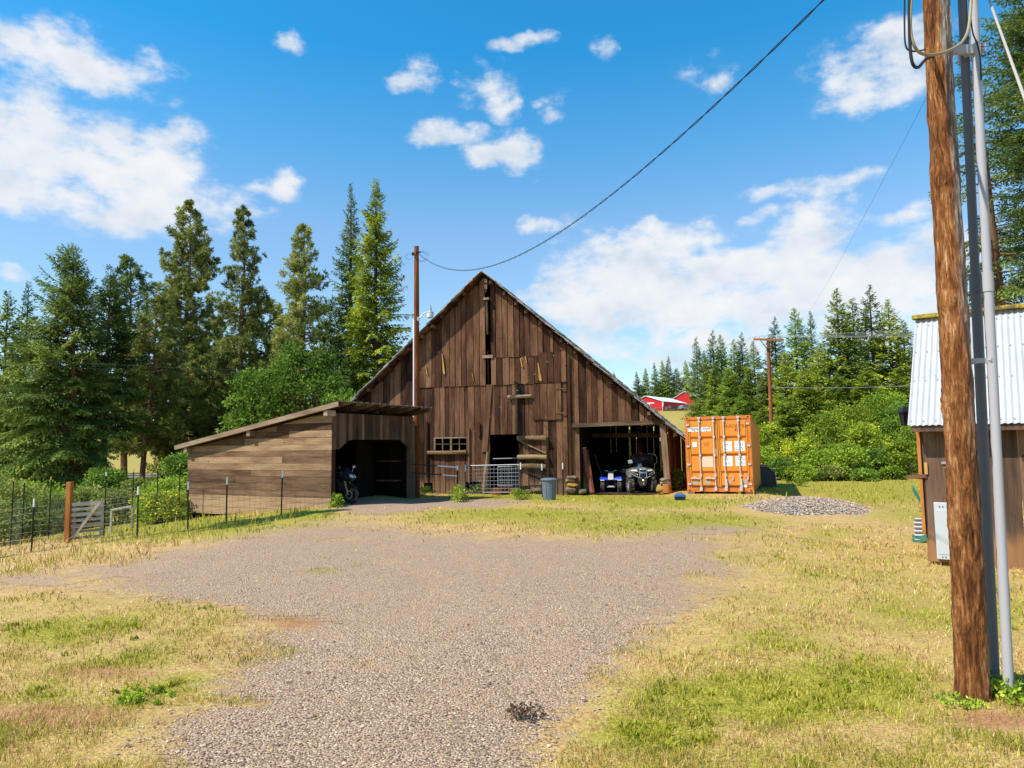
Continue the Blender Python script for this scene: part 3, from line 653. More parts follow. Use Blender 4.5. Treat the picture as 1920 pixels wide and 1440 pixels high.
# window
g = MB(); x0, x1, z0, z1 = WIN
for x in (x0+.02, x1-.02): g.bx(x-.03, x+.03, -.06, .0, z0, z1)
g.bx(x0, x1, -.055, .0, z1-.03, z1+.02)
for k in (1, 2, 3):
    x = x0+(x1-x0)*k/4; g.bx(x-(.035 if k == 2 else .014), x+(.035 if k == 2 else .014), -.05, -.005, z0, z1-.03)
x = x0+(x1-x0)*.72; g.bx(x-.012, x+.012, .02, .04, z0, z1)
g.bx(x0+.03, x1-.03, -.052, -.02, (z0+z1)/2-.018, (z0+z1)/2+.018); wn = g.build('window', 'beam', barn)
g = MB(); a = fac(804, 846); b = fac(877, 846); g.tube([(a[0], -.13, z0-.07), ((a[0]+b[0])/2, -.14, z0-.085), (b[0], -.13, z0-.06)], .075, 9, jitter=.08); g.build('sill_log', 'lichen_log', wn)
# dutch door leaves folded back against the wall
def leaf(px0, px1, y0, y1, rails, brace, seed):
    a = fac(px0, y1); b = fac(px1, y0); g = MB(); boards(g, a[0], b[0], a[1], b[1], (), w=.2, y=-.10, th=.03, seed=seed, jit=.005)
    d = g.build('door', 'barn', barn)
    for zf in rails:
        r_ = MB(); z = a[1]+(b[1]-a[1])*zf; r_.tube([(a[0]-.02, -.18, z), ((a[0]+b[0])/2, -.19, z+.015), (b[0]+.01, -.18, z-.01)], .085, 9, jitter=.07); r_.build('rail', 'lichen_log', d)
    if brace:
        r_ = MB(); r_.bar((a[0]+.05, -.155, b[1]-.2), (b[0]-.02, -.155, a[1]+.22), .09, .04); r_.build('brace', 'lichen_log' if brace == 2 else 'barn', d)
leaf(974, 1026, 815, 862, (.86, .1), 2, 31)
leaf(974, 1025, 868, 910, (.86,), 1, 32)
# hay loft door with hinges, pole above the entrance
a = fac(1000, 788); b = fac(1053, 719); g = MB(); boards(g, a[0], b[0], a[1], b[1], (), w=.24, y=-.065, seed=33, jit=.006)
ld = g.build('loft_door', 'barn', barn)
MAT['rust'] = plain('rusty_iron', (.17, .075, .045), .85, .2, .2, .4)
for zf in (.18, .85): z = a[1]+(b[1]-a[1])*zf; g = MB(); g.bx(b[0]-.22, b[0]+.14, -.115, -.10, z-.02, z+.02); g.build('hinge', 'rust', ld)
a = fac(954, 745); b = fac(998, 743); g = MB(); g.tube([(a[0], -.14, a[1]), (b[0], -.14, b[1])], .06, 8, jitter=.06); g.build('cross_pole', 'beam', barn)
a = fac(905, 845); b = fac(923, 722); g = MB(); g.prism([(a[0], 1.55), (a[0]+.2, 1.55), (b[0]+.02, 3.98), (b[0]-.2, 3.98)], -.095, -.062, .65); g.build('patch_board', 'barn', barn)
a = fac(908, 925); b = fac(918, 842); g = MB(); g.tube([(a[0]+.02, -.12, .02), (a[0]+.12, -.13, .8), (b[0]-.02, -.12, 1.55)], [.075, .09, .06], 8, jitter=.12); g.build('bent_log_prop', 'lichen_log', barn)
# foot of the wall: loose bottom boards and a wooden threshold
g = MB(); a = fac(928, 919); b = fac(976, 909); g.bx(a[0], b[0], -.42, -.08, -.02, .27); g.build('doorstep', 'red_board', barn)
a = fac(996, 917); b = fac(1055, 890); g = MB()
for k in range(7): x = a[0]+k*.2; g.prism([(x, .0), (x+.16, .0), (x+.17, .55+.08*random.random()), (x-.01, .6)], -.10, -.07)
g.build('skirting_board', 'barn', barn)
def stones(lst, mat='stone'):
    for k, (px, py, w_, h_, mt) in enumerate(lst):
        t, z = fac(px, py); g = MB(); g.blob((t, -.1, z), (w_, .42, h_), 11, .07, 100+k+int(px)); g.build('foundation_stone', mt, barn, smooth=True)
stones([(1073, 895, .40, .13, 'stone'), (1071, 901, .36, .14, 'stone'), (1076, 908, .42, .17, 'lichen_stone'), (1072, 918, .42, .22, 'stone'), (1093, 921, .30, .16, 'stone'), (1008, 918, .40, .12, 'stone'), (993, 920, .28, .10, 'stone'),
        (1247, 899, .34, .13, 'stone'), (1248, 905, .40, .14, 'stone'), (1241, 915, .40, .26, 'lichen_stone')])
g = MB(); t, z = fac(1248, 915, -.2); g.lathe([(.15, -.16), (.165, -.1), (.14, .0), (.155, .1), (.14, .14)], 14, (t+.05, -.22, max(z, .18))); g.build('stump_block', 'orange_wood', barn, smooth=True)
# barn floor of trodden earth
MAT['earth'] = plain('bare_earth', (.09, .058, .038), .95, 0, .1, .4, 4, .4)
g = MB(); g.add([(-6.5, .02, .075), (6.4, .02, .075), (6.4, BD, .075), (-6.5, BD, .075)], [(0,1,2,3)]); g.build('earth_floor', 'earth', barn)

# ------------------------------------------------------------------ lean-to shed on the left
SD = np.array([.462, .887, 0]); SX = np.array([.887, -.462, 0]); SP = np.array([-5.51, 21.24, 0.0])
shed = thing('shed', 'low brown plank lean-to shed with sloping roof and open front', 'shed', SP, math.atan2(-.462, .887))
LW, DW = 6.5, 4.22                                      # plank wall runs to local -x, opening runs along local +y
def shz(x): return 2.90+(2.90-1.80)/LW*x                # underside of roof along the plank wall (x from -LW to 0)
g = MB(); rg = random.Random(3); z = -.55; rows = 0
while z < 2.95:
    hgt = rg.uniform(.185, .225); xa = -LW
    if z > shz(-LW): xa = max(-LW, (z-1.80)/((2.90-1.80)/LW)-LW)
    if xa < -.15:
        br = sorted([xa, 0]+([rg.uniform(xa*.7, xa*.25)] if xa < -2 and rg.random() < .75 else [])); lo = z
        lift = max(lo, -.42+.0) if True else lo
        for p, q in zip(br[:-1], br[1:]):
            tn = min(1, rg.random()*.8+(.35 if z < .1 else 0)); pr = rg.uniform(0, .012); 
            zb = max(z+.004, -.38 if p < -3 else -.15); 
            if z+hgt > zb: 
                xs_ = [p, q]; xc = ((z+hgt)-1.80)/((2.90-1.80)/LW)-LW; xl = (zb-1.80)/((2.90-1.80)/LW)-LW
                if p < xc < q: xs_.insert(1, xc)
                xs_ = [max(v, xl+.01) for v in xs_]
                for p, q in zip(xs_[:-1], xs_[1:]):
                    if q-p < .012: continue
                    za1 = max(zb+.003, min(z+hgt, shz(p))); zb1 = min(z+hgt, shz(q))
                    V = [(p+.003, -.03-pr, zb), (q-.003, -.03-pr, zb), (q-.003, -.03-pr+.006, zb1), (p+.003, -.03-pr+.006, za1), (p+.003, 0, zb), (q-.003, 0, zb), (q-.003, 0, zb1), (p+.003, 0, za1)]
                    g.add(V, [(0,1,2,3),(7,6,5,4),(0,4,5,1),(1,5,6,2),(2,6,7,3),(3,7,4,0)], tn)
    z += hgt
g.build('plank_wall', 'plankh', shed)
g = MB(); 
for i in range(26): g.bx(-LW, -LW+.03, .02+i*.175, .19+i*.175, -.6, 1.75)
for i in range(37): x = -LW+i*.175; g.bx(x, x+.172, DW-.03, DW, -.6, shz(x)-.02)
g.build('back_wall', 'inside_shade', shed)
# header boards over the opening, corners cut
def hz(y):
    o0, o1 = .28, DW-.28
    lo = 2.02
    if y < o0+.5: lo = 2.02-.30*(1-max(0, y-o0)/.5)
    if y > o1-.5: lo = 2.02-.30*(1-max(0, o1-y)/.5)
    return lo
g = MB(); y = 0.0; rg = random.Random(12)
while y < DW-.01:
    w_ = min(rg.uniform(.13, .19), DW-y); pr = rg.uniform(0, .012)
    V = [(.0+pr, y+.002, hz(y)), (.0+pr, y+w_-.003, hz(y+w_)), (.0+pr, y+w_-.003, 2.84), (.0+pr, y+.002, 2.84)]
    V += [(a-.03, b, c) for a, b, c in V]
    g.add(V, [(0,1,2,3),(7,6,5,4),(0,4,5,1),(1,5,6,2),(2,6,7,3),(3,7,4,0)], rg.random()); y += w_
g.build('header', 'header', shed)
for y in (.09, DW-.1):
    g = MB(); g.box((-.1, y, .85), (.16, .16, 2.7)); g.build('post', 'header', shed)
g = MB(); g.box((-.03, DW+.02, 1.1), (.07, .12, 3.2)); g.build('trim_board', 'header', shed)
# roof: corrugated sheet with rafters and fascia
RXL, RXR, RY0, RY1 = -LW-.38, .48, -.30, DW+.50
rzf = lambda x: 2.90+.10+(1.10/LW)*x
g = MB(); nC = 150
yy = np.linspace(RY0, RY1, nC); V = []; F = []
for k, y in enumerate(yy):
    dz = .012*math.sin(2*math.pi*y/.076*1.0)
    for x in (RXL, RXR): V.append((x, y, rzf(x)+.10+dz))
for k in range(nC-1): F.append((2*k, 2*k+1, 2*k+3, 2*k+2))
n0 = len(V); V += [(x, y, z-.006) for x, y, z in V]; F += [tuple(n0+i for i in reversed(f)) for f in F]
g.add(V, F); rfs = g.build('roof', 'shed_roof', shed)
g = MB(); g.bar((RXL, RY0+.02, rzf(RXL)+.01), (RXR, RY0+.02, rzf(RXR)+.01), .04, .15); g.build('fascia', 'fascia', rfs)
for y in np.linspace(RY0+.25, RY1-.1, 9):
    g = MB(); g.bar((RXL+.05, y, rzf(RXL)+.01), (RXR-.03, y, rzf(RXR)+.01), .05, .12); g.build('rafter', 'header', rfs)
for x in (-.06, -3.35, -LW+.12):
    g = MB(); g.bar((x, RY0+.05, rzf(x)-.16), (x, .12, rzf(x)-.16), .15, .17); g.build('beam', 'fascia', rfs)
g = MB(); g.box((.12, 1.9, rzf(0)-.09), (.22, .14, .05)); g.build('floodlight', 'black', shed)
# inside the shed: door panel, shelf, back posts
g = MB(); g.bx(-1.55, -1.5, 2.9, 3.85, 0, 2.0); g.build('inner_door', 'inside_shade', shed)
g = MB()
for z in (.55, 1.25): g = MB(); g.bx(-1.3, -.5, 3.7, 4.15, z, z+.04); g.build('shelf', 'header', shed)
g = MB(); g.box((-2.6, 1.5, 1), (.14, .14, 3)); g.bar((-2.6, 1.5, 2.0), (-2.6, .6, 2.7), .1, .1); g.build('inner_post', 'header', shed)
SM = lambda x, y, z=0: SP+SX*x+SD*y+np.array([0, 0, z])
t_ = thing('notice', 'small pale paper notice pinned inside the dark shed', 'notice', SM(-3.4, 3.5, 1.5)); g = MB(); g.box((0, 0, 0), (.18, .012, .2), rz=math.atan2(-.462, .887)); g.build('sheet', 'white_tip', t_)

def rescale(o, k):                                          # bake a scale into every mesh of a thing
    done = set()
    for c in o.children_recursive:
        c.location = c.location*k
        if c.type == 'MESH' and c.data.name not in done: c.data.transform(Matrix.Scale(k, 4)); done.add(c.data.name)
rescale(barn, KB)
# ------------------------------------------------------------------ lettering
def letters(txt, size, parent, loc, mat, name='lettering', squeeze=1.0, align='LEFT'):
    c = bpy.data.curves.new('txt', 'FONT'); c.body = txt; c.size = size; c.extrude = .001; c.align_x = align
    o = bpy.data.objects.new('txt', c); COL.objects.link(o); bpy.context.view_layer.update()
    me = bpy.data.meshes.new_from_object(o.evaluated_get(bpy.context.evaluated_depsgraph_get())); bpy.data.objects.remove(o); bpy.data.curves.remove(c)
    me.transform(Matrix.Rotation(math.pi/2, 4, 'X') @ Matrix.Scale(squeeze, 4, (1, 0, 0))); me.materials.clear(); me.materials.append(MAT[mat])
    q = bpy.data.objects.new(name, me); COL.objects.link(q); q.parent = parent; q.location = loc; return q
# ------------------------------------------------------------------ shipping container
MAT['orange'] = plain('orange_container_paint', (.70, .24, .024), .55, 0, .3, .14, 3, .08, (.36, .13, .035), .63)
MAT['orange_old'] = plain('rusty_orange_frame', (.60, .17, .03), .65, 0, .25, .2, 4, .15, (.20, .06, .025), .56)
MAT['rod'] = plain('pale_lock_rod', (.60, .47, .42), .5, .1, .35, .15, 6, .05, (.3, .14, .08), .68)
MAT['sign'] = plain('white_sticker', (.82, .80, .78), .6, 0, .3, .04)
MAT['beige'] = plain('beige_patch', (.68, .52, .36), .6, 0, .3, .05)
MAT['ink'] = plain('dark_print', (.05, .055, .09), .7, 0, .2, .05); MAT['redink'] = plain('dark_red_print', (.30, .035, .012), .7, 0, .2, .05)
MAT['seal'] = plain('door_seal', (.06, .03, .02), .8, 0, .2, .2); MAT['grey_tag'] = plain('grey_plate', (.42, .38, .36), .5, .2, .3, .1)
KC = .93; CP = at(1289, 922, 27.2*KC); CW, CH, CL = 2.44, 2.90, 12.19
cont = thing('shipping_container', 'orange shipping container with closed double doors and white lock rods', 'container', CP, -R(21))
cont.rotation_euler = (R(-1.6), R(-.4), -R(21))
g = MB()
for x in (.06, CW-.06): g.bx(x-.06, x+.06, -.02, .14, .0, CH)
g.bx(.12, CW-.12, -.012, .12, CH-.13, CH-.005); g.bx(.12, CW-.12, -.012, .12, .0, .17)
g.bx(.0, .08, .14, CL, CH-.07, CH-.004); g.bx(CW-.08, CW, .14, CL, CH-.07, CH-.004); g.bx(0, .07, .14, CL, .0, .16); g.bx(CW-.07, CW, .14, CL, .0, .16)
for x in (0, CW):
    for z in (.0, CH-.118):
        for y in (-.03, CL-.14): g.bx(x-.006 if x == 0 else x-.17, x+.17 if x == 0 else x+.006, y, y+.18, z-.004, z+.122)
g.build('frame', 'orange_old', cont, bevel=.006)
g = MB()
for x, sg in ((.09, -1), (CW-.09, 1)):
    for z in (.055, CH-.06): g = MB(); g.box((x, -.032, z), (.07, .004, .05)); g.build('corner_casting_slot', 'seal', cont)
# corrugated sides, roof, rear
def corr_wall(x_in, x_out, y0, y1, z0, z1, pitch=.278):
    ys = []; y = y0; k = 0
    prof = []
    while y < y1:
        for dy, xx in ((0, x_out), (.072, x_out), (.072+.068, x_in), (.072+.068+.07, x_in)): prof.append((min(y+dy, y1), xx))
        y += pitch
    V = [(x, yy, z0) for yy, x in prof]+[(x, yy, z1) for yy, x in prof]; n = len(prof)
    return V, [(i, i+1, n+i+1, n+i) for i in range(n-1)]
for nm, xi, xo in (('side_panel', CW-.045, CW-.012), ('side_panel', .045, .012)):
    g = MB(); V, F = corr_wall(xi, xo, .14, CL-.05, .15, CH-.06); g.add(V, F, .5); g.build(nm, 'orange', cont)
g = MB(); g.bx(.07, CW-.07, .1, CL-.02, CH-.05, CH-.02); g.bx(.07, CW-.07, CL-.06, CL-.03, .1, CH-.05); g.build('roof_panel', 'orange', cont)
g = MB(); g.bx(.1, CW-.1, .09, .11, .15, CH-.1); g.build('door_seal', 'seal', cont)
doors = []; px0_ = lambda x: x+.045
for x0 in (.135, CW/2+.012):
    x1 = x0+CW/2-.147; z0, z1 = .185, CH-.145; g = MB(); g.bx(x0, x1, .034, .06, z0, z1); g.bx(x0, px0_(x0), -.012, .034, z0, z1); g.bx(x1-.045, x1, -.012, .034, z0, z1)
    px0, px1 = x0+.075, x1-.06
    bands = [.185+.50, .185+1.16, .185+1.83]              # recessed ribs across the door
    zz = [z0+.07]+bands+[z1-.06]
    lo = z0+.05
    for b_ in bands+[z1+.02]:
        hi = b_-.03; g.hull([(px0-.02, .034, lo-.02), (px1+.02, .034, lo-.02), (px1+.02, .034, hi), (px0-.02, .034, hi), (px0, -.024, lo+.02), (px1, -.024, lo+.02), (px1, -.024, hi-.004), (px0, -.024, hi-.004)], .5); lo = b_+.095
    d = g.build('door', 'orange', cont); doors.append(d)
    for xr in ((x0+.40, x0+.94) if x0 < 1 else (x0+.22, x0+.76)):
        r_ = MB(); r_.tube([(xr, -.062, .07), (xr, -.062, CH-.045)], .022, 10)
        for z in (.16, .62, 1.40, 2.1, CH-.19): r_.box((xr, -.05, z), (.085, .06, .075))
        r_.box((xr, -.055, .09), (.10, .075, .10)); r_.box((xr, -.055, CH-.06), (.10, .06, .08))
        r_.build('lock_rod', 'rod', d)
        hd = MB(); hz_ = .52 if x0 < 1 else .42
        if x0 < 1: hd.bar((xr, -.09, hz_), (xr-.38, -.075, hz_+.01), .03, .05); hd.box((xr-.24, -.045, hz_+.02), (.12, .06, .06))
        else: hd.bar((xr+.02, -.09, .50), (xr+.045, -.08, .14), .045, .04); hd.box((xr+.26, -.045, hz_+.11), (.05, .05, .14)); hd.box((xr+.22, -.045, hz_+.17), (.09, .05, .03))
        hd.build('handle', 'rod', d)
    for z in (.30, 1.05, 1.75, CH-.32):
        h_ = MB(); xh = x0-.035 if x0 < 1 else x1+.03; h_.box((xh, -.035, z), (.12, .03, .065)); h_.tube([(xh+(-.03 if x0 < 1 else .03), -.04, z-.05), (xh+(-.03 if x0 < 1 else .03), -.04, z+.05)], .018, 8); h_.build('hinge', 'rod', d)
g = MB(); g.bx(CW/2-.012, CW/2+.012, .0, .012, .185, CH-.145); g.build('door_gap_seal', 'seal', cont)
g = MB(); g.bx(.12, CW-.12, -.014, .0125, .165, .185); g.build('sill_seal', 'seal', cont); g = MB(); g.bx(.12, CW-.12, -.014, .0125, CH-.15, CH-.135); g.build('sill_seal', 'seal', cont)
YF = -.0255
def decal(x0, z0, x1, z1, mat='sign', par=doors[0], name='sticker', y=YF):
    g = MB(); g.bx(x0, x1, y-.003, y, z0, z1); return g.build(name, mat, par)
def cfac(px, py):                                         # a measured photo point on the door plane, in container coordinates
    yaw = R(21); e = np.array([math.cos(yaw), -math.sin(yaw), 0]); n_ = np.array([math.sin(yaw), math.cos(yaw), 0])
    d = ray(px, py); P = CAM+d*(((CP-CAM) @ n_)/(d @ n_)); v = (P-CP)/KC; return float(v @ e), float(v[2])
def cd(x0, y0, x1, y1, mat='sign', par=None, name='sticker'):
    a = cfac(x0, y1); b = cfac(x1, y0); return decal(a[0], a[1], b[0], b[1], mat, par or doors[0], name), a, b
q, a, b = cd(1290.5, 801, 1333, 809.5); letters('Hapag', .20, q, (a[0]+.015, YF-.006, a[1]+.045), 'ink', squeeze=.92); letters('Lloyd', .20, q, (a[0]+.475, YF-.006, a[1]+.045), 'ink', squeeze=.82)
a = cfac(1358, 802); letters('HLXU', .17, doors[1], (a[0], YF-.004, a[1]+.0), 'redink', squeeze=.78)
a = cfac(1377.5, 802); letters('350735', .17, doors[1], (a[0], YF-.004, a[1]), 'redink', squeeze=.72)
a = cfac(1377.5, 809.5); letters('4561', .17, doors[1], (a[0], YF-.004, a[1]), 'redink', squeeze=.8)
a = cfac(1400, 802); letters('8', .14, doors[1], (a[0]-.05, YF-.004, a[1]+.01), 'redink', squeeze=.8)
q, a, b = cd(1299, 829, 1307, 838); q, a, b = cd(1320, 829, 1330, 836, 'orange_old')
for i, (x0, y0, x1, y1) in enumerate(((1356.5, 828, 1372.5, 847), (1378.5, 827.5, 1396.5, 846.5), (1357, 855.5, 1373.5, 874.5), (1380, 855.5, 1397.5, 874))):
    q, a, b = cd(x0, y0, x1, y1, 'sign', doors[1]); g = MB(); w_ = b[0]-a[0]; h_ = b[1]-a[1]; rg = random.Random(i)
    for r_ in range(2 if i % 2 == 0 else 4):
        z = b[1]-h_*((.3, .78)[r_] if i % 2 == 0 else (.2, .38, .66, .82)[r_]); x = a[0]+.03
        for k in range(rg.randint(4, 6) if r_ == 0 or i % 2 else 3):
            l_ = rg.uniform(.025, .05); 
            if x+l_ < b[0]-.02: g.bx(x, x+l_, YF-.006, YF-.0032, z-.014, z+.014)
            x += l_+rg.uniform(.012, .035)
    g.build('lettering', 'ink', q)
cd(1317, 856.5, 1337, 876, 'beige'); cd(1338.5, 841, 1343.5, 856.5, 'beige')
for x0, y0, x1, y1, p in ((1298.5, 902.5, 1309, 907.5, 0), (1322, 902, 1332.5, 907, 0), (1362, 902, 1372, 907, 1), (1391, 900, 1401, 907, 1)): cd(x0, y0, x1, y1, 'grey_tag', doors[p], 'plate')
cd(1394, 910, 1401, 914.5, 'sign', doors[1])
for x in (.12, CW-.2): g = MB(); g.bx(x-.1, x+.15, -.01, .4, -.2, -.006); g.build('support_block', 'beam', cont)
rescale(cont, KC)
# ------------------------------------------------------------------ tarp covered frame behind the container
MAT['tarp'] = plain('dark_grey_tarp', (.055, .065, .062), .6, 0, .3, .3, 4, .4)
tp = at(1436, 905, 33.5); tp[2] = gz(tp[0], tp[1]); t_ = thing('tarp_shelter', 'dark grey tarp stretched over a low frame behind the container', 'tarp shelter', tp, -R(14))
g = MB(); prof = [(-.9, 0), (-.88, .75), (-.55, 1.05), (.12, .98), (.42, .72), (.5, 0)]; V = []; F = []; nY = 9
for k in range(nY):
    y = k*.35; sag = .05*math.sin(k*2.1)
    for x, z in prof: V.append((x+.02*math.sin(k*1.7+z*5), y, max(0, z-(sag if z > .5 else 0))))
n = len(prof)
for k in range(nY-1):
    for i in range(n-1): F.append((k*n+i, k*n+i+1, (k+1)*n+i+1, (k+1)*n+i))
F += [tuple(range(n)), tuple((nY-1)*n+i for i in reversed(range(n)))]; g.add(V, F, .5); g.build('tarp', 'tarp', t_, smooth=False)
g = MB(); g.tube([(x, -.03, z) for x, z in prof], .022, 6); g.build('frame', 'steel', t_)
# ------------------------------------------------------------------ blue toolbox
MAT['blue_box'] = plain('blue_plastic', (.02, .10, .33), .45, 0, .4, .12)
tb = at(1275, 933, 22.6); tb[2] = gz(tb[0], tb[1]); t_ = thing('toolbox', 'small toolbox with blue lid on the grass before the container', 'toolbox', tb, -R(8))
g = MB(); g.hull([(sx*.17*s, sy*.09*s, z) for sx in (-1, 1) for sy in (-1, 1) for z, s in ((0, .92), (.11, 1))]); g.build('body', 'black', t_, bevel=.008)
g = MB(); g.hull([(sx*.18*s, sy*.1*s, z) for sx in (-1, 1) for sy in (-1, 1) for z, s in ((.112, 1), (.16, 1), (.20, .75))]); l_ = g.build('lid', 'blue_box', t_, bevel=.008)
g = MB(); g.tube([(-.08, 0, .195), (-.07, 0, .235), (.07, 0, .235), (.08, 0, .195)], .012, 6); g.build('handle', 'black', l_)
# ------------------------------------------------------------------ trash can
bp = gpt(1030, 937); t_ = thing('trash_can', 'grey plastic trash can with lid standing in front of the barn', 'trash can', bp)
g = MB(); g.lathe([(.20, 0), (.215, .01), (.225, .2), (.245, .55), (.25, .62), (.268, .625), (.268, .655), (.24, .655)], 28); g.build('body', 'bin', t_, smooth=True)
g = MB()
for a_ in (0, math.pi): g.tube([(.26*math.cos(a_), -.07, .56), (.31*math.cos(a_), -.06, .53), (.31*math.cos(a_), .06, .53), (.26*math.cos(a_), .07, .56)], .014, 6)
for k in range(8): a_ = k*math.pi/4+.3; g.bar((.225*math.cos(a_), .225*math.sin(a_), .08), (.247*math.cos(a_), .247*math.sin(a_), .56), .02, .012)
g.build('handle', 'bin', t_)
g = MB(); g.lathe([(.285, .645), (.287, .672), (.275, .685), (.18, .715), (.06, .725), (.001, .726)], 28); l_ = g.build('lid', 'bin', t_, smooth=True)
# ------------------------------------------------------------------ all-terrain vehicles
MAT['atv_blue'] = plain('blue_atv_plastic', (.015, .06, .50), .35, 0, .5, .12); MAT['atv_grey'] = plain('camo_grey_plastic', (.10, .088, .07), .5, 0, .4, .5, 16, .1)
MAT['chrome'] = plain('bright_metal', (.6, .57, .53), .3, .7, .5, .1); MAT['seatv'] = plain('black_seat', (.018, .017, .017), .6, 0, .3, .2); MAT['sticker_w'] = plain('white_plastic', (.75, .72, .70), .4, 0, .4, .05)
def wheel(par, c, r, w, rimr, seed):
    whl = MB(); P = [(rimr, -w*.36), (r*.8, -w*.5), (r*.95, -w*.42), (r, -w*.25), (r, w*.25), (r*.95, w*.42), (r*.8, w*.5), (rimr, w*.36)]
    whl.lathe(P, 26, c, 0, closed=True)
    for k in range(20):
        a = 2*math.pi*k/20
        for sx in (-1, 1):
            b = a+(.16 if sx > 0 else 0); p = np.array([sx*w*.21, r*math.cos(b), r*math.sin(b)])+np.array(c); q = np.array([sx*w*.36, (r*.96)*math.cos(b+.09), (r*.96)*math.sin(b+.09)])+np.array(c)
            whl.bar(p, q, .045*r/.3, .05*r/.3, up=(0, math.cos(a), math.sin(a)))
    t = whl.build('wheel', 'rubber', par)
    g = MB(); g.lathe([(.03, -w*.05), (rimr*.5, -w*.12), (rimr, -w*.30), (rimr*1.02, -w*.38), (rimr*1.02, w*.38), (rimr, w*.3), (rimr*.5, w*.12), (.03, w*.05)], 20, c, 0); g.build('rim', 'steel', t, smooth=True)
    return t
def atv(p, yaw, s, big):
    t_ = thing('quad_bike', 'large camo grey utility quad bike in the barn bay' if big else 'small blue quad bike beside the larger one in the bay', 'quad bike', p, yaw, 'quad bikes parked in the barn bay')
    body = 'atv_grey' if big else 'atv_blue'; Lh = 1.22 if big else .82; tx = .42 if big else .30; r = .315 if big else .205; w = .22 if big else .16
    for sx in (-1, 1):
        wheel(t_, (sx*tx, 0, r), r, w, r*.52, 1); wheel(t_, (sx*tx, Lh, r), r, w*1.15, r*.52, 2)
    if big:
        g = MB(); g.hull([(-.15, -.10, .62), (.15, -.10, .62), (-.17, .9, .62), (.17, .9, .62), (-.13, -.05, .93), (.13, -.05, .93), (-.16, .5, 1.02), (.16, .5, 1.02), (-.15, .95, .86), (.15, .95, .86)]); g.build('body', body, t_, bevel=.015)
        for sx in (-1, 1):
            f = MB(); f.hull([(sx*.13, -.20, .72), (sx*.5, -.12, .74), (sx*.53, .3, .72), (sx*.14, .45, .75), (sx*.14, -.15, .92), (sx*.46, -.06, .88), (sx*.5, .22, .86), (sx*.14, .40, .97)]); 
            f.hull([(sx*.42, -.30, .60), (sx*.54, -.22, .58), (sx*.55, .12, .66), (sx*.54, .1, .84), (sx*.47, -.2, .80), (sx*.43, -.2, .72)]); f.build('fender', body, t_, bevel=.01)
            f = MB(); f.hull([(sx*.14, .82, .72), (sx*.53, .86, .72), (sx*.53, 1.5, .70), (sx*.14, 1.5, .72), (sx*.14, .88, .90), (sx*.48, .95, .87), (sx*.48, 1.42, .85), (sx*.14, 1.45, .88)]); f.build('fender', body, t_, bevel=.01)
            f = MB(); f.hull([(sx*.19, -.235, .80), (sx*.40, -.19, .82), (sx*.37, -.17, .87), (sx*.20, -.2, .87), (sx*.2, -.12, .8), (sx*.4, -.1, .85)]); f.build('headlight', 'lens', t_)
            f = MB(); f.tube([(sx*.06, -.33, .55), (sx*.26, -.32, .62), (sx*.45, -.24, .73)], .018, 7); f.tube([(sx*.13, -.33, .58), (sx*.13, -.30, .90)], .014, 6); f.tube([(sx*.20, -.36, .68), (sx*.42, -.28, .79)], .014, 6); f.build('bumper_bar', 'chrome', t_)
            f = MB(); f.bar((sx*.12, .0, .42), (sx*.36, .0, r), .04, .04); f.bar((sx*.14, .0, .36), (sx*.36, .02, r-.06), .04, .03); f.tube([(sx*.2, -.04, .78), (sx*.3, .0, .36)], .028, 8); f.build('suspension', 'black', t_)
        f = MB(); f.hull([(-.14, -.32, .56), (.14, -.32, .56), (.13, -.30, .72), (-.13, -.30, .72), (.13, -.1, .7), (-.13, -.1, .7)]); f.build('grille', 'black', t_, bevel=.008)
        f = MB(); f.hull([(-.15, -.315, .73), (.15, -.315, .73), (.13, -.30, .79), (-.13, -.3, .79), (.13, -.1, .8), (-.13, -.1, .8)]); f.hull([(-.12, -.36, .855), (.12, -.36, .855), (.14, -.05, .93), (-.14, -.05, .93), (.1, -.3, .93), (-.1, -.3, .93)]); f.build('nose_panel', 'chrome', t_, bevel=.008)
        f = MB(); f.hull([(-.17, -.30, .56), (.17, -.30, .56), (.11, -.26, .28), (-.11, -.26, .28), (.06, -.1, .22), (-.06, -.1, .22), (.15, .1, .5), (-.15, .1, .5)]); f.build('skid_plate', body, t_, bevel=.01)
        f = MB(); f.lathe([(.03, -.05), (.05, -.03), (.05, .03), (.03, .05)], 12, (0, -.33, .47), 1); f.hull([(-.02, -.345, .40), (.02, -.345, .40), (.035, -.34, .35), (-.035, -.34, .35), (0, -.33, .30), (0, -.3, .38)]); f.build('winch', 'chrome', t_)
        hb = MB(); hb.tube([(-.40, .50, 1.16), (-.22, .40, 1.18), (-.1, .36, 1.12), (.1, .36, 1.12), (.22, .40, 1.18), (.40, .50, 1.16)], .016, 8); hb.tube([(0, .2, .9), (0, .36, 1.12)], .04, 8); hb.hull([(-.1, .30, 1.02), (.1, .30, 1.02), (-.12, .36, 1.2), (.12, .36, 1.2), (-.08, .45, 1.15), (.08, .45, 1.15)]); h0 = hb.build('handlebar', 'black', t_)
        for sx in (-1, 1):
            f = MB(); f.hull([(sx*.24, .28, 1.10), (sx*.40, .36, 1.08), (sx*.41, .38, 1.22), (sx*.26, .30, 1.23), (sx*.25, .33, 1.1), (sx*.4, .41, 1.1)]); f.build('hand_guard', 'chrome' if sx < 0 else 'black', h0, bevel=.008)
        f = MB(); f.hull([(-.07, .10, .98), (.07, .10, .98), (.075, .2, 1.08), (-.075, .2, 1.08), (.07, .24, .98), (-.07, .24, .98)]); f.build('gauge_pod', 'atv_blue_pale', t_)
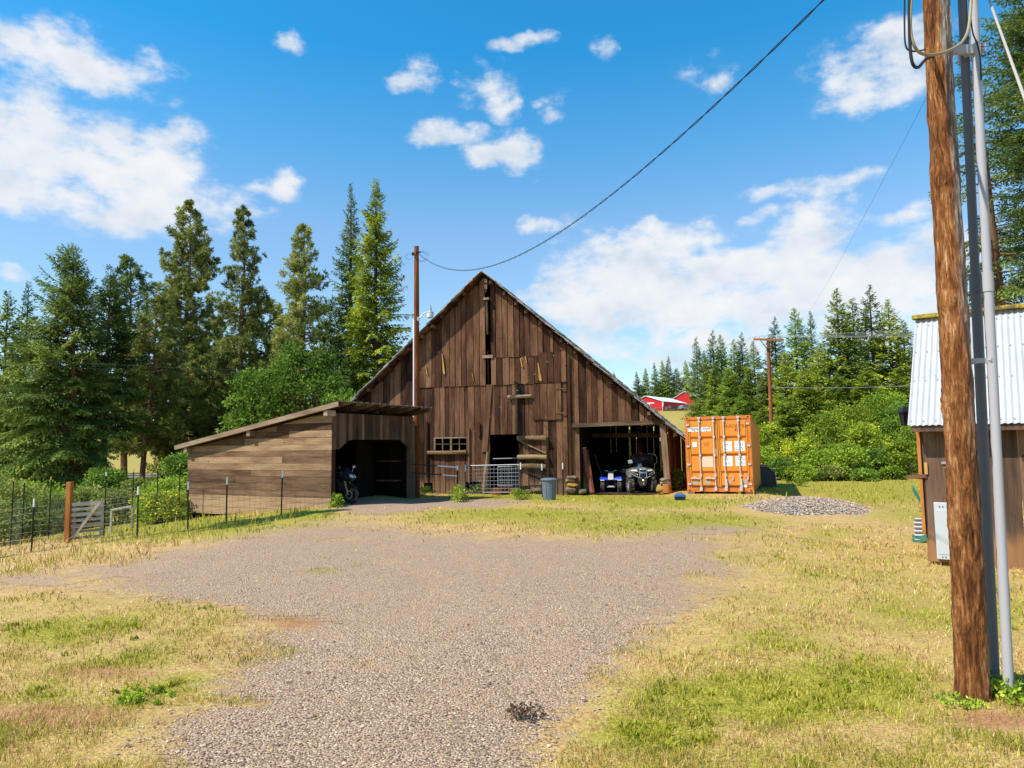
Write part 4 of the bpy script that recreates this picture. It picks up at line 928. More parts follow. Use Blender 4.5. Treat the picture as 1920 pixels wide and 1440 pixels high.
        f = MB(); f.hull([(-.16, .5, .95), (.16, .5, .95), (-.18, 1.15, .92), (.18, 1.15, .92), (-.13, .55, 1.03), (.13, .55, 1.03), (-.15, 1.1, 1.04), (.15, 1.1, 1.04)]); f.build('seat', 'seatv', t_, bevel=.02)
        f = MB()
        for x in np.linspace(-.42, .42, 5): f.tube([(x, .98, .945), (x, 1.62, .945)], .012, 6)
        for y in (.98, 1.3, 1.62): f.tube([(-.45, y, .945), (.45, y, .945)], .014, 6)
        for x in (-.4, .4): f.tube([(x*.5, 1.1, .86), (x*.5, 1.1, .945)], .014, 6); f.tube([(x*.5, 1.45, .84), (x*.5, 1.45, .945)], .014, 6)
        f.build('rear_rack', 'black', t_)
    else:
        g = MB(); g.hull([(-.08, -.02, .42), (.08, -.02, .42), (-.1, .7, .42), (.1, .7, .42), (-.09, .05, .56), (.09, .05, .56), (-.1, .6, .56), (.1, .6, .56)]); g.build('body', body, t_, bevel=.012)
        g = MB(); g.hull([(-.10, -.16, .45), (.10, -.16, .45), (-.085, -.02, .66), (.085, -.02, .66), (-.08, .05, .64), (.08, .05, .64), (.1, -.05, .44), (-.1, -.05, .44)]); g.build('front_cowl', 'grey_tag', t_, bevel=.01)
        for sx in (-1, 1):
            f = MB(); f.hull([(sx*.10, -.10, .43), (sx*.40, -.16, .45), (sx*.40, .12, .47), (sx*.1, .2, .46), (sx*.12, -.05, .50), (sx*.36, -.06, .545), (sx*.36, .06, .55), (sx*.12, .15, .52)]); fo = f.build('fender', body, t_, bevel=.012)
            f = MB(); f.bx(sx*.30-.07, sx*.30+.07, -.17, -.12, .42, .447); f.build('fender_sticker', 'sticker_w', fo)
            f = MB(); f.hull([(sx*.10, .60, .43), (sx*.40, .62, .45), (sx*.40, 1.0, .44), (sx*.1, 1.0, .45), (sx*.12, .65, .52), (sx*.36, .66, .55), (sx*.36, .95, .54), (sx*.12, .95, .53)]); f.build('fender', body, t_, bevel=.012)
            f = MB(); f.bar((sx*.07, 0, .25), (sx*.26, 0, r), .03, .03); f.bar((sx*.08, 0, .32), (sx*.26, .02, r+.06), .025, .02); f.tube([(sx*.1, -.02, .44), (sx*.2, 0, .22)], .022, 8); f.build('suspension', 'black', t_)
        f = MB(); f.hull([(-.09, -.2, .18), (.09, -.2, .18), (.10, -.16, .24), (-.1, -.16, .24), (.08, .3, .16), (-.08, .3, .16)]); f.tube([(-.14, -.2, .2), (.14, -.2, .2)], .014, 6); f.build('bumper', 'chrome', t_)
        hb = MB(); hb.tube([(-.31, .25, .75), (-.14, .2, .76), (-.06, .16, .68), (.06, .16, .68), (.14, .2, .76), (.31, .25, .75)], .012, 8); hb.tube([(0, .08, .55), (0, .16, .68)], .03, 8); hb.hull([(-.07, .08, .66), (.07, .08, .66), (-.07, .16, .72), (.07, .16, .72), (0, .12, .63)]); h0 = hb.build('handlebar', 'chrome', t_)
        for sx in (-1, 1): f = MB(); f.tube([(sx*.2, .215, .757), (sx*.33, .26, .75)], .017, 8); f.build('grip', 'black', h0)
        f = MB(); f.hull([(-.09, .25, .54), (.09, .25, .54), (-.1, .85, .55), (.1, .85, .55), (-.07, .3, .60), (.07, .3, .60), (-.08, .8, .63), (.08, .8, .63)]); f.build('seat', 'seatv', t_, bevel=.02)
    return t_
MAT['atv_blue_pale'] = plain('pale_blue_panel', (.25, .38, .55), .4, 0, .4, .1)
bf = BP[2]+.075*KB; a_ = at(1146, 921, 27.75); a_[2] = bf; rescale(atv(a_, -R(9), 1, False), KB)
b_ = at(1203, 921, 27.3); b_[2] = bf; big_p = b_; rescale(atv(b_, R(3), 1, True), 1.04)
# sprayer tank lying across the rear rack
MAT['tank'] = plain('dark_maroon_tank', (.055, .028, .03), .4, 0, .45, .25, 4); MAT['redcap'] = plain('red_cap', (.5, .015, .015), .4, 0, .4, .1)
t_ = thing('sprayer_tank', 'dark maroon sprayer tank with red cap on the big quad bike', 'sprayer tank', (big_p[0]+.31, big_p[1]+1.36, big_p[2]+1.0), R(3))
g = MB(); g.lathe([(.02, -.42), (.15, -.415), (.215, -.36), (.225, -.2), (.215, -.17), (.215, -.05), (.225, -.02), (.225, .2), (.215, .23), (.22, .36), (.15, .43), (.02, .435)], 24, (0, 0, .225), 0); g.build('tank', 'tank', t_, smooth=True)
g = MB(); g.lathe([(.075, .435), (.075, .485), (.06, .50), (.01, .50)], 16, (-.05, 0, 0)); g.build('filler_cap', 'redcap', t_, smooth=True)
g = MB(); g.tube([(.2, -.1, .44), (.42, -.16, .42), (.50, -.2, .28), (.49, -.2, .12), (.40, -.18, .02)], .013, 7); g.build('hose', 'rod', t_); rescale(t_, KB)
# planks leaning in the bay, handles leaning at the back
def plank(px0, py0, px1, py1, Y0, Y1, w, h, mat, label, name='leaning_plank', cat='plank', top=None):
    a = at(px0, py0, Y0*KB); a[2] = bf+h/2; b = at(px1, py1, Y1*KB); t = thing(name, label, cat, a); g = MB(); g.bar((0, 0, 0), b-a, w, h, up=(.3, 1, 0)); o = g.build('board', mat, t)
    if top: g = MB(); d = (b-a); g.bar(d*.985, d*1.012, w*1.15, h*1.1, up=(.3, 1, 0)); g.build('painted_end', top, t)
plank(1098, 918, 1086, 806, 24.75, 25.3, .16, .05, 'green_plank', 'tall green painted plank leaning against the bay wall')
plank(1105, 920, 1089, 842, 24.6, 24.95, .10, .05, 'red_plank', 'narrow dark red plank leaning beside the green one')
plank(1110, 921, 1095, 840, 24.5, 24.8, .15, .06, 'red_plank', 'wide faded red plank with yellow painted end', top='scar')
plank(1113, 921, 1101, 843, 24.35, 24.75, .08, .06, 'red_board', 'thin reddish brown plank at the front of the leaning boards')
plank(1136, 885, 1115, 853, 26.8, 27.0, .035, .035, 'beam', 'long pale tool handle leaning in the dark bay', 'tool_handle', 'tool handle')
# ------------------------------------------------------------------ motorcycle nose in the shed
mp = SM(-.72, .95, .0); t_ = thing('motorcycle', 'dark sport motorcycle parked in the shed opening, front wheel turned outward', 'motorcycle', mp, math.atan2(-.462, .887)+R(90)+R(-6))
# local: front of the bike points to -y
def cwheel(c, r, w, nm):
    g = MB(); g.lathe([(r*.74, -w*.3), (r*.9, -w*.5), (r*.98, -w*.3), (r, 0), (r*.98, w*.3), (r*.9, w*.5), (r*.74, w*.3)], 32, c, 0, closed=True); t = g.build('wheel', 'rubber', t_, smooth=True)
    g = MB(); g.lathe([(r*.70, -w*.3), (r*.76, -w*.32), (r*.76, w*.32), (r*.70, w*.3)], 28, c, 0, closed=True); g.lathe([(.05, -.06), (.05, .06)], 12, c, 0)
    for k in range(5): a = k*2*math.pi/5; g.bar(np.array(c), np.array(c)+np.array([0, r*.73*math.cos(a), r*.73*math.sin(a)]), .03, .05, up=(1, 0, 0))
    g.build('rim', 'black', t)
    g = MB()
    for sx in (-1, 1): g.lathe([(r*.30, -.003), (r*.5, -.003), (r*.5, .003), (r*.3, .003)], 24, (c[0]+sx*.075, c[1], c[2]), 0, closed=True)
    g.build('brake_disc', 'steel', t)
cwheel((0, -.72, .30), .30, .12, 'f'); cwheel((0, .70, .31), .31, .17, 'r')
g = MB()
for sx in (-1, 1): g.tube([(sx*.10, -.70, .30), (sx*.10, -.50, .82)], .026, 8)
g.build('fork', 'scar', t_); g = MB(); g.hull([(sx*.07, y, z) for sx in (-1, 1) for y, z in ((-1.0, .5), (-.72, .625), (-.45, .55), (-.72, .66))]); g.build('front_fender', 'black', t_)
g = MB(); g.hull([(-.07, -.86, .80), (.07, -.86, .80), (-.05, -.80, .70), (.05, -.80, .70), (-.16, -.62, .82), (.16, -.62, .82), (-.17, -.5, .98), (.17, -.5, .98), (-.09, -.66, 1.02), (.09, -.66, 1.02), (-.14, -.4, .72), (.14, -.4, .72)]); fr = g.build('fairing', 'glass_dark', t_, bevel=.015)
g = MB(); g.hull([(-.10, -.85, .84), (-.02, -.875, .82), (-.03, -.80, .93), (-.11, -.76, .92), (-.08, -.7, .85)]); g.hull([(.10, -.85, .84), (.02, -.875, .82), (.03, -.80, .93), (.11, -.76, .92), (.08, -.7, .85)]); g.build('headlight', 'lens', fr)
g = MB(); g.hull([(-.07, -.70, 1.0), (.07, -.70, 1.0), (-.12, -.5, .99), (.12, -.5, .99), (-.05, -.5, 1.16), (.05, -.5, 1.16)]); g.build('windscreen', 'glass_dark', t_)
g = MB(); g.hull([(-.17, -.45, .35), (.17, -.45, .35), (-.2, -.3, .8), (.2, -.3, .8), (-.16, .3, .35), (.16, .3, .35), (-.14, .2, .8), (.14, .2, .8)]); g.build('engine', 'black', t_, bevel=.02)
g = MB(); g.hull([(-.13, -.38, .82), (.13, -.38, .82), (-.11, -.3, 1.02), (.11, -.3, 1.02), (-.12, .1, .85), (.12, .1, .85), (0, 0, .98)]); g.build('tank', 'glass_dark', t_, bevel=.02)
g = MB(); g.hull([(-.11, .08, .82), (.11, .08, .82), (-.08, .9, .98), (.08, .9, .98), (-.1, .4, .76), (.1, .4, .76), (-.1, .15, .88), (.1, .15, .88)]); g.build('seat', 'seatv', t_, bevel=.02)
g = MB(); g.tube([(-.34, -.30, .98), (-.2, -.42, 1.0), (.2, -.42, 1.0), (.34, -.30, .98)], .013, 7); hb_ = g.build('handlebar', 'black', t_)
for sx in (-1, 1): g = MB(); g.tube([(sx*.2, -.55, 1.0), (sx*.3, -.52, 1.14)], .01, 5); g.blob((sx*.31, -.52, 1.16), (.14, .05, .08), 8, .02, 3); g.build('mirror', 'chrome' if sx > 0 else 'black', hb_)
# grey bag-like cover at the shed corner
# ------------------------------------------------------------------ gravel heap
def heap():
    c = onz(1512, 958, -.1); n1, n2 = 60, 28; V = []; F = []
    for i in range(n2+1):
        q = i/n2
        for k in range(n1):
            a = 2*math.pi*k/n1; rr = 1+.10*math.sin(2*a+1)+.06*math.sin(5*a)+.03*math.sin(11*a)
            x = c[0]+1.55*rr*q*math.cos(a)+.35*q*math.sin(a); y = c[1]+2.3*rr*q*math.sin(a)
            V.append((x, y, gz(x, y)-.03+.26*(1-q**1.7)+.03*float(vnoise(x, y, .18, 4))*(1-q*.6)))
        if i:
            for k in range(n1): F.append(((i-1)*n1+k, i*n1+k, i*n1+(k+1) % n1, (i-1)*n1+(k+1) % n1))
    m, nt, b = newmat('heap_gravel'); co = objco(nt); v = N(nt, 'ShaderNodeTexVoronoi', None, Vector=co, Scale=24.0); sv = N(nt, 'ShaderNodeSeparateXYZ', None, _0=v.outputs['Color'])
    setb(nt, b, ramp(nt, sv.outputs[0], [(.1, (.09, .08, .075)), (.5, (.27, .23, .20)), (.9, (.62, .54, .46))]), .9, 0, .2, mth(nt, 'MULTIPLY', v.outputs['Distance'], -1.0), 1.0, .06); MAT['heap'] = m
    g = MB(); g.add(V, F); o = g.build('gravel_heap', 'heap', None, smooth=True); tag(o, 'low heap of grey gravel on the grass right of the container', 'gravel heap')
    rg = np.random.default_rng(5); B = np.array([(1, 0, 0), (-1, 0, 0), (0, 1, 0), (0, -1, 0), (0, 0, .7), (0, 0, -.5)], float); FT = np.array([(0,2,4),(2,1,4),(1,3,4),(3,0,4)]); n = 5000
    a = rg.uniform(0, 6.28, n); q = np.sqrt(rg.random(n))*1.04; rr = 1+.10*np.sin(2*a+1)+.06*np.sin(5*a)+.03*np.sin(11*a)
    x = c[0]+1.55*rr*q*np.cos(a)+.35*q*np.sin(a); y = c[1]+2.3*rr*q*np.sin(a); z = zt(x, y)-.02+.26*np.clip(1-q**1.7, 0, 1)+.02
    r = rg.uniform(.012, .034, n); V = np.repeat(B[None], n, 0)*rg.uniform(.6, 1.4, (n, 6, 1))*r[:, None, None]+np.stack([x, y, z], -1)[:, None]
    s_ = meshobj('heap_stone', V.reshape(-1, 3), None, 'loose_gravel', o, np.repeat(rg.random(n), 4), F3=(FT[None]+6*np.arange(n)[:, None, None]).reshape(-1, 3)); s_['kind'] = 'stuff'
heap()
# ------------------------------------------------------------------ big wooden pole in the foreground
def pole_mat():
    m, nt, b = newmat('weathered_pole'); co = objco(nt)
    w1 = noise(nt, co, 3.0, 3)
    g = noise(nt, vmt(nt, 'MULTIPLY', co, (1, 1, .13)), 52, 7, .7, dist=1.1)
    h = noise(nt, vmt(nt, 'MULTIPLY', co, (1, 1, .16)), 15, 5, .6, dist=1.4)
    l = noise(nt, vmt(nt, 'MULTIPLY', co, (1, 1, .4)), 4.5, 4)
    f = mth(nt, 'MULTIPLY_ADD', g, .55, mth(nt, 'MULTIPLY_ADD', h, .5, mth(nt, 'MULTIPLY', l, .25)))
    col = ramp(nt, f, [(.46, (.014, .006, .003)), (.58, (.12, .042, .013)), (.67, (.27, .10, .029)), (.75, (.46, .215, .078)), (.83, (.78, .52, .30))])
    # right side greyed: the shade away from the sun is painted into the colour
    nx = N(nt, 'ShaderNodeSeparateXYZ', None, _0=objco(nt)).outputs[0]
    gm = N(nt, 'ShaderNodeMapRange', None, Value=mth(nt, 'MULTIPLY_ADD', mth(nt, 'ADD', l, -.5), .12, nx), _1=.03, _2=.07, _3=0.0, _4=.75).outputs[0]
    hgt = N(nt, 'ShaderNodeSeparateXYZ', None, _0=objco(nt)).outputs[2]
    gm = mth(nt, 'MULTIPLY', gm, N(nt, 'ShaderNodeMapRange', None, Value=hgt, _1=1.4, _2=3.6, _3=.15, _4=1.0).outputs[0])
    grey = ramp(nt, f, [(.42, (.05, .045, .04)), (.62, (.22, .20, .17)), (.8, (.45, .42, .37))])
    setb(nt, b, mixc(nt, gm, col, grey), .9, 0, .15, mth(nt, 'MULTIPLY_ADD', g, .9, h), 1.0, .022); return m
MAT['pole'] = pole_mat()
pb = onz(1825, 1308, gz(3.18, 5.0)); pt = at(1760, 80, 4.99); pdir = (pt-pb)/(pt-pb)[2]
np_ = thing('utility_pole', 'thick knotted orange brown wooden utility pole in the right foreground', 'utility pole', pb)
def near_pole():
    nz, na = 420, 44; Hh = 6.9; V = []; F = []; kn = []
    for px, py in ((1786, 745), (1800, 738), (1795, 765), (1775, 322), (1764, 330), (1800, 1075), (1825, 1135), (1808, 1175), (1778, 995), (1793, 950), (1815, 985), (1747, 90), (1780, 565), (1790, 145), (1802, 1010)):
        P = at(px, py, 4.88)-pb; kn.append(((P[0]-pdir[0]*P[2]), P[2]))
    for i in range(nz+1):
        z = -.15+(Hh+.15)*i/nz; r0 = .104-.0036*max(z, 0)+.006*math.exp(-max(z, 0)/.2)
        for k in range(na):
            a = 2*math.pi*k/na; x, y = math.cos(a), math.sin(a)
            u = (a*.12)
            d = .012*(float(vnoise(a*6.2, z*5.5, 1, 3))-.5)+.010*(float(vnoise(a*14, z*9, 1, 5))-.5)+.006*(float(vnoise(a*22, z*20, 1, 8))-.5)+.006*math.sin(z*1.3+a)
            for kx, kz in kn:
                dx = x*r0-kx; dz = z-kz
                if y < .3 and abs(dz) < .12 and abs(dx) < .06:
                    q = (dx/.022)**2+(dz/.030)**2; d += .014*math.exp(-q)-.010*math.exp(-((dx/.009)**2+(dz/.012)**2))+.006*math.exp(-((math.sqrt(q)-2.1)**2)*3)
            V.append((pdir[0]*z+x*(r0+d), pdir[1]*z+y*(r0+d), z))
    for i in range(nz):
        for k in range(na): F.append((i*na+k, i*na+(k+1) % na, (i+1)*na+(k+1) % na, (i+1)*na+k))
    F.append(tuple(nz*na+k for k in range(na))); g = MB(); g.add(V, F, .5); return g.build('pole', 'pole', np_, smooth=True)
near_pole()
# two conduits beside it
c0 = onz(1892, 1310, gz(3.45, 5.0)); c1 = at(1829, 80, 5.02); ct = c0+(c1-c0)*1.25
g = MB(); L0 = c0-pb; L1 = ct-pb; mid = L0+(L1-L0)*.49
g.tube([L0-(0, 0, .1), mid], .0325, 18); g.tube([mid-(L1-L0)*.012, mid+(L1-L0)*.012], .038, 18); g.tube([mid, L1], .0305, 18); g.build('conduit', 'conduit', np_, smooth=True)
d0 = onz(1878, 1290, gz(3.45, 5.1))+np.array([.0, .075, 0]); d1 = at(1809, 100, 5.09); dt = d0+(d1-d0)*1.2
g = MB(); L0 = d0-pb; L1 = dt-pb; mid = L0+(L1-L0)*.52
g.tube([L0-(0, 0, .1), mid], .035, 18); g.tube([mid-(L1-L0)*.012, mid+(L1-L0)*.012], .041, 18); g.tube([mid, L1], .031, 18); g.build('conduit', 'conduit_shade', np_, smooth=True)
for y0, xa, xb in ((677, 1806, 1852), (98, 1778, 1838), (90, 1778, 1838)):
    a = at(xa, y0, 5.03)-pb; b = at(xb, y0-1, 5.0)-pb; g = MB()
    g.bar(a, b, .03, .035); g.bar(a*.3+b*.7, a*.3+b*.7+(0, .14, 0), .02, .03); g.tube([b+(0.005, -.04, 0), b+(.005, .06, 0)], .016, 8); g.build('bracket', 'conduit', np_)
def loop(pts, r, mat, nm='cable_loop'):
    P = [at(x, y, Y)-pb for x, y, Y in pts]; Q = []
    for i in range(len(P)-1):                                # Catmull-Rom through the measured points
        p0, p1, p2, p3 = P[max(i-1, 0)], P[i], P[i+1], P[min(i+2, len(P)-1)]
        for t in np.linspace(0, 1, 7, endpoint=False): Q.append(.5*((2*p1)+(-p0+p2)*t+(2*p0-5*p1+4*p2-p3)*t*t+(-p0+3*p1-3*p2+p3)*t**3))
    Q.append(P[-1]); g = MB(); g.tube(Q, r, 8); g.build(nm, mat, np_, smooth=True)
MAT['cable_y'] = plain('yellowed_cable', (.30, .25, .13), .5, 0, .3, .1)
loop([(1712, -160, 4.7), (1706, -40, 4.6), (1705, 40, 4.6), (1707, 95, 4.6), (1712, 121, 4.6), (1722, 126, 4.65), (1735, 112, 4.8), (1750, 104, 4.95)], .011, 'cable')
loop([(1718, -160, 4.7), (1710, -30, 4.6), (1707, 50, 4.6), (1715, 87, 4.6), (1730, 101, 4.65), (1755, 102, 4.7), (1785, 92, 4.75), (1806, 76, 4.85), (1818, 40, 4.9), (1822, -60, 4.95), (1815, -160, 4.98)], .011, 'cable_y')
loop([(1702, -160, 4.7), (1697, -30, 4.7), (1696, 50, 4.7), (1699, 88, 4.7), (1712, 96, 4.7), (1724, 95, 4.8), (1735, 93, 4.9)], .006, 'cable')
loop([(1816, -160, 4.95), (1817, -40, 4.93), (1822, 50, 4.93), (1832, 82, 4.95), (1838, 110, 4.97), (1840, 150, 4.98)], .005, 'cable')
# service cable to the barn pole
Stop = pb+pdir*6.0; Etop = at(785, 476, 25.95); P = []
for k in range(300):
    u = k/299; P.append(Stop+(Etop-Stop)*u-np.array([0, 0, 1.6*4*u*(1-u)]))
sc_ = MB(); D = (Etop-Stop)/np.linalg.norm(Etop-Stop); sA = np.cross(D, (0, 0, 1)); sA /= np.linalg.norm(sA); sB = np.cross(sA, D)
for ph in (0, math.pi):
    sc_.tube([p+(sA*math.cos(k*.62+ph)+sB*math.sin(k*.62+ph))*(.007+.010*k/299) for k, p in enumerate(P)], .0055, 6)
o = sc_.build('service_cable', 'cable', None); tag(o, 'twisted black service cable sagging from the near pole to the barn pole', 'cable')
MAT['guy'] = plain('pale_guy_sleeve', (.42, .36, .30), .5, 0, .3, .15)
a = at(1880, 70, 4.6); b = at(1922, 186, 3.9); d = b-a; g = MB(); g.tube([a-d*3.2, a, b, b+d*6.2], .0085, 10); o = g.build('guy_wire', 'guy', None); tag(o, 'pale sleeved guy wire slanting across the upper right corner', 'guy wire')
# ------------------------------------------------------------------ pole with yard lamp beside the shed
yp = at(781, 930, 26.0); yp[2] = gz(yp[0], yp[1]); yt = at(781, 462, 26.0); yd = (yt-yp)/(yt-yp)[2]; H_ = yt[2]-yp[2]
lp = thing('lamp_pole', 'tall slim reddish wooden pole with a grey yard lamp before the barn', 'lamp pole', yp)
g = MB(); g.tube([yd*(-.1), yd*H_*.5, yd*H_], [.125, .11, .09], 14); g.build('pole', 'dark_pole', lp, smooth=True)
g = MB(); o_ = np.array([-.10, -.07, 0]); g.tube([yd*1.9+o_, yd*(H_*.70)+o_*.93], .028, 8); g.build('conduit', 'white_tip', lp); g = MB(); g.tube([yd*.1+o_, yd*1.9+o_], .045, 8); g.box(yd*1.35+o_, (.13, .1, .36)); g.build('conduit_sleeve', 'bin', lp)
lz = lambda px, py: at(px, py, 25.95)-yp
arm = [lz(783, 602), lz(789, 594), lz(795, 587), lz(804, 584)]; g = MB(); g.tube(arm, .022, 8); g.build('lamp_arm', 'galv', lp); g = MB(); g.tube([lz(784, 600), lz(787, 608), lz(784, 614)], .012, 6); g.box(lz(784, 598), (.07, .1, .14)); g.build('arm_bracket', 'galv', lp)
hc = lz(806.5, 587); g = MB(); g.lathe([(.02, .30), (.035, .29), (.035, .22), (.06, .21), (.06, .08), (.13, .04), (.135, -.01), (.10, -.015)], 18, hc); hd_ = g.build('lamp_head', 'galv', lp, smooth=True)
g = MB(); g.lathe([(.125, -.01), (.135, -.04), (.115, -.17), (.09, -.19), (.01, -.19)], 18, hc); g.build('lamp_globe', 'lens', hd_, smooth=True)
g = MB(); g.tube([yd*(H_-.25)+(0, -.12, 0), yd*(H_-.25)+(.16, -.02, 0)], .02, 6); g.box(yd*(H_-.3)+(-.13, -.03, 0), (.08, .06, .12))
rg = random.Random(2)
for k in range(3): 
    cx = rg.uniform(-.3, .25); r_ = rg.uniform(.12, .26); g.tube([yd*(H_-.42)+(cx+r_*math.cos(t), -.1, r_*.8*math.sin(t)) for t in np.linspace(0, 6.0, 20)], .006, 5)
g.build('wire_coil', 'cable', lp)
# ------------------------------------------------------------------ distant power pole and lines
dp = at(1449, 857, 54); dtp = at(1440, 634, 54); dd_ = dtp-dp
gp = gz(dp[0], dp[1]); base = dp+dd_*((gp-.3-dp[2])/dd_[2])
fp = thing('utility_pole', 'distant reddish wooden power pole with a crossarm in front of the forest', 'utility pole', base)
g = MB(); g.tube([(0, 0, 0), (dtp-base)], [.17, .12], 12); g.build('pole', 'far_pole', fp, smooth=True)
ca = at(1413, 636, 54)-base; cb = at(1469, 637.5, 52.5)-base; g = MB(); g.bar(ca, cb, .13, .15); g.build('crossarm', 'far_pole', fp)
g = MB(); m_ = (ca+cb)/2; pl_ = dtp-base-np.array([0, 0, 1.0])
for e in (ca, cb): g.bar(m_*.45+e*.55-(0, 0, .05), pl_, .05, .04)
g.build('crossarm_brace', 'far_pole', fp)
ins = []
for q in (.04, .2, .36, .78, .96):
    p = ca+(cb-ca)*q+np.array([0, 0, .06]); ins.append(p+base+(0, 0, .2)); g = MB(); g.lathe([(.02, 0), (.02, .08), (.06, .1), (.05, .16), (.06, .19), (.03, .23)], 10, p); g.build('insulator', 'lens', fp, smooth=True)
g = MB()
for k in range(8):
    g.box((dtp-base)*(.12)+(0, -.17, k*.06), (.1, .02, .02))
def wires(name, pairs, r, sag, label, mat='wire'):
    g = MB()
    for a, b in pairs:
        a, b = np.array(a), np.array(b); g.tube([a+(b-a)*u-np.array([0, 0, sag*4*u*(1-u)]) for u in np.linspace(0, 1, 18)], r, 5)
    return tag(g.build(name, mat, None), label, 'power line')
MAT['alu'] = plain('aluminium_wire', (.45, .46, .47), .45, .4, .4, .05)
R_ = [at(1730, y, 40) for y in (609, 613, 617, 622, 619)]; ext = lambda a, b, k: a+(b-a)*k
wires('power_line', [(i_, ext(i_, r_, 2.0)) for i_, r_ in zip(ins, R_)], .009, .25, 'bundle of pale power wires running right from the distant power pole', 'alu')
Lw = [at(1290, y, 105) for y in (652, 650, 648, 646)]
wires('power_line', [(i_, l_) for i_, l_ in zip(ins[:4], Lw)], .011, .5, 'faint power wires running left from the distant power pole over the forest', 'alu')
mid_ = base+(dtp-base)*.63
wires('telephone_line', [(mid_, ext(mid_, at(1712, 714, 42), 1.7)), (base+(dtp-base)*.5+(20, -6, 0), ext(mid_, at(1712, 738, 42), 1.6))], .011, .3, 'two pale telephone wires crossing low in front of the forest', 'alu')
wires('power_line', [(at(-30, 668, 33), at(820, 692, 44)), (at(-30, 678, 33), at(820, 699, 44))], .0045, .35, 'pair of thin wires crossing in front of the left conifers', 'wire')
wires('overhead_wire', [(pb+pdir*4.55, ins[3])], .0013, .9, 'single hair thin wire from the near pole toward the distant power pole', 'cable')
# ------------------------------------------------------------------ shed on the right with corrugated roof
RE = np.array([.8, -.6, 0]); RN = np.array([.6, .8, 0]); RP = onz(1745, 1057, 0.0); RP = RP+np.array([0, 0, 0])
rs = thing('outbuilding', 'dark plank outbuilding with steep corrugated metal roof at the right edge', 'outbuilding', RP, math.atan2(-.6, .8))
LWR = 6.0; eave = 2.02; OH = .34; slope = 1.06
g = MB(); rg = random.Random(8); x = 0
while x < LWR-.05:
    w_ = min(rg.uniform(.26, .34), LWR-x); zb = .03-.02*x+rg.uniform(-.012, .012); pr = rg.uniform(0, .012)
    g.bx(x+.004, x+w_-.004, -.03-pr, -pr, zb, eave+.2, rg.random()); x += w_
g.build('front_wall', 'rshed', rs)
g = MB()
DR = 2.7
for i in range(10):
    y = i*DR/10; g.bx(-.03, 0, y+.003, y+DR/10-.004, .03, eave+.1+slope*(min(y, DR-y)+.05), rg.random())
g.build('gable_wall', 'rshed', rs)
g = MB(); g.bx(-.075, -.032, -.035, .09, .42, eave+.08); g.build('corner_board', 'orange_wood', rs)
def rroof(y): return eave+slope*(y+OH)-.02
g = MB(); xs = np.arange(-.14, LWR, .0127); yr = 1.33; V = []; F = []
for k, x in enumerate(xs):
    dz = .011*math.sin(2*math.pi*x/.0762)
    for j, y in enumerate((-OH, .35, .36, yr)): V.append((x, y-dz*.75, rroof(y)+dz*.6+(.012 if j >= 2 else 0)))
n4 = len(xs)
for k in range(n4-1):
    for j in range(3): F.append((4*k+j, 4*k+4+j, 4*k+5+j, 4*k+1+j))
g.add(V, F); r1 = g.build('roof', 'roof_metal', rs, smooth=False)
g = MB(); g.add([(-.14, yr, rroof(yr)), (LWR, yr, rroof(yr)), (LWR, 2*yr+OH, eave-.02), (-.14, 2*yr+OH, eave-.02)], [(0,1,2,3)]); g.build('rear_slope', 'roof_metal', r1)
MAT['ridge_moss'] = plain('mossy_ridge_board', (.15, .11, .055), .9, 0, .1, .4, 10, .5, (.48, .36, .02), .52)
g = MB()
for k in range(9): x = -.18+k*.72; g.bar((x, yr-.02, rroof(yr)+.045+.006*(k % 2)), (x+.71, yr-.02, rroof(yr)+.045+.006*(k % 2)), .20, .06)
g.build('ridge_cap', 'ridge_moss', r1)
g = MB()
for k in range(40): x = -.10+k*.152; [g.lathe([(.012, 0), (.012, .006), (.004, .011)], 6, (x, y, rroof(y)+.022)) for y in (-OH+.05, .3, .75, 1.2)]
g.build('roof_screw', 'galv', r1)
g = MB(); g.bx(-.10, LWR, -OH+.03, -OH+.07, eave-.11, eave-.03); 
for k in range(9): x = .1+k*.7; g.bar((x, -OH+.06, eave-.05), (x, 1.2, rroof(1.2)-.08), .05, .10)
g.build('rafter', 'rshed', r1)
# things on the outbuilding: lantern, electrical box, hinge, wood block
def rfac(px, py, off=0.0):
    q = RP-RN*off; d = ray(px, py); P = CAM+d*(((q-CAM) @ RN)/(d @ RN)); v = P-RP; return float(v @ RE), float(v[2])
g = MB(); a = rfac(1759, 1050); b = rfac(1783, 942); g.bx(a[0], a[0]+.36, -.115, -.035, a[1]+.03, b[1]); 
MAT['elec'] = plain('grey_electric_box', (.50, .51, .50), .45, .1, .4, .06)
o = thing('electrical_box', 'tall narrow grey electrical box on the outbuilding wall', 'electrical box', RP, math.atan2(-.6, .8)); bo = g.build('body', 'elec', o, bevel=.006)
g = MB(); g.bx(a[0]+.03, a[0]+.33, -.122, -.113, a[1]+.10, b[1]-.10); g.build('cover', 'elec', bo, bevel=.003)
g = MB()
for z in (a[1]+.065, b[1]-.055): [g.tube([(x, -.125, z), (x, -.11, z)], .008, 8) for x in (a[0]+.07, a[0]+.11, a[0]+.2)]
g.build('knockout', 'black', bo)
g = MB(); a = rfac(1737, 878); g.bx(a[0]-.02, a[0]+.02, -.06, -.035, a[1]-.085, a[1]+.085); g.build('wood_block', 'scar', rs)
g = MB(); a = rfac(1773, 868); g.bx(a[0]-.05, a[0]+.08, -.055, -.04, a[1]-.015, a[1]+.02); g.build('hinge', 'steel', rs); g = MB(); g.bx(a[0]-.0, a[0]+.03, -.055, -.04, a[1]-.2, a[1]-.05); g.build('hinge', 'steel', rs)
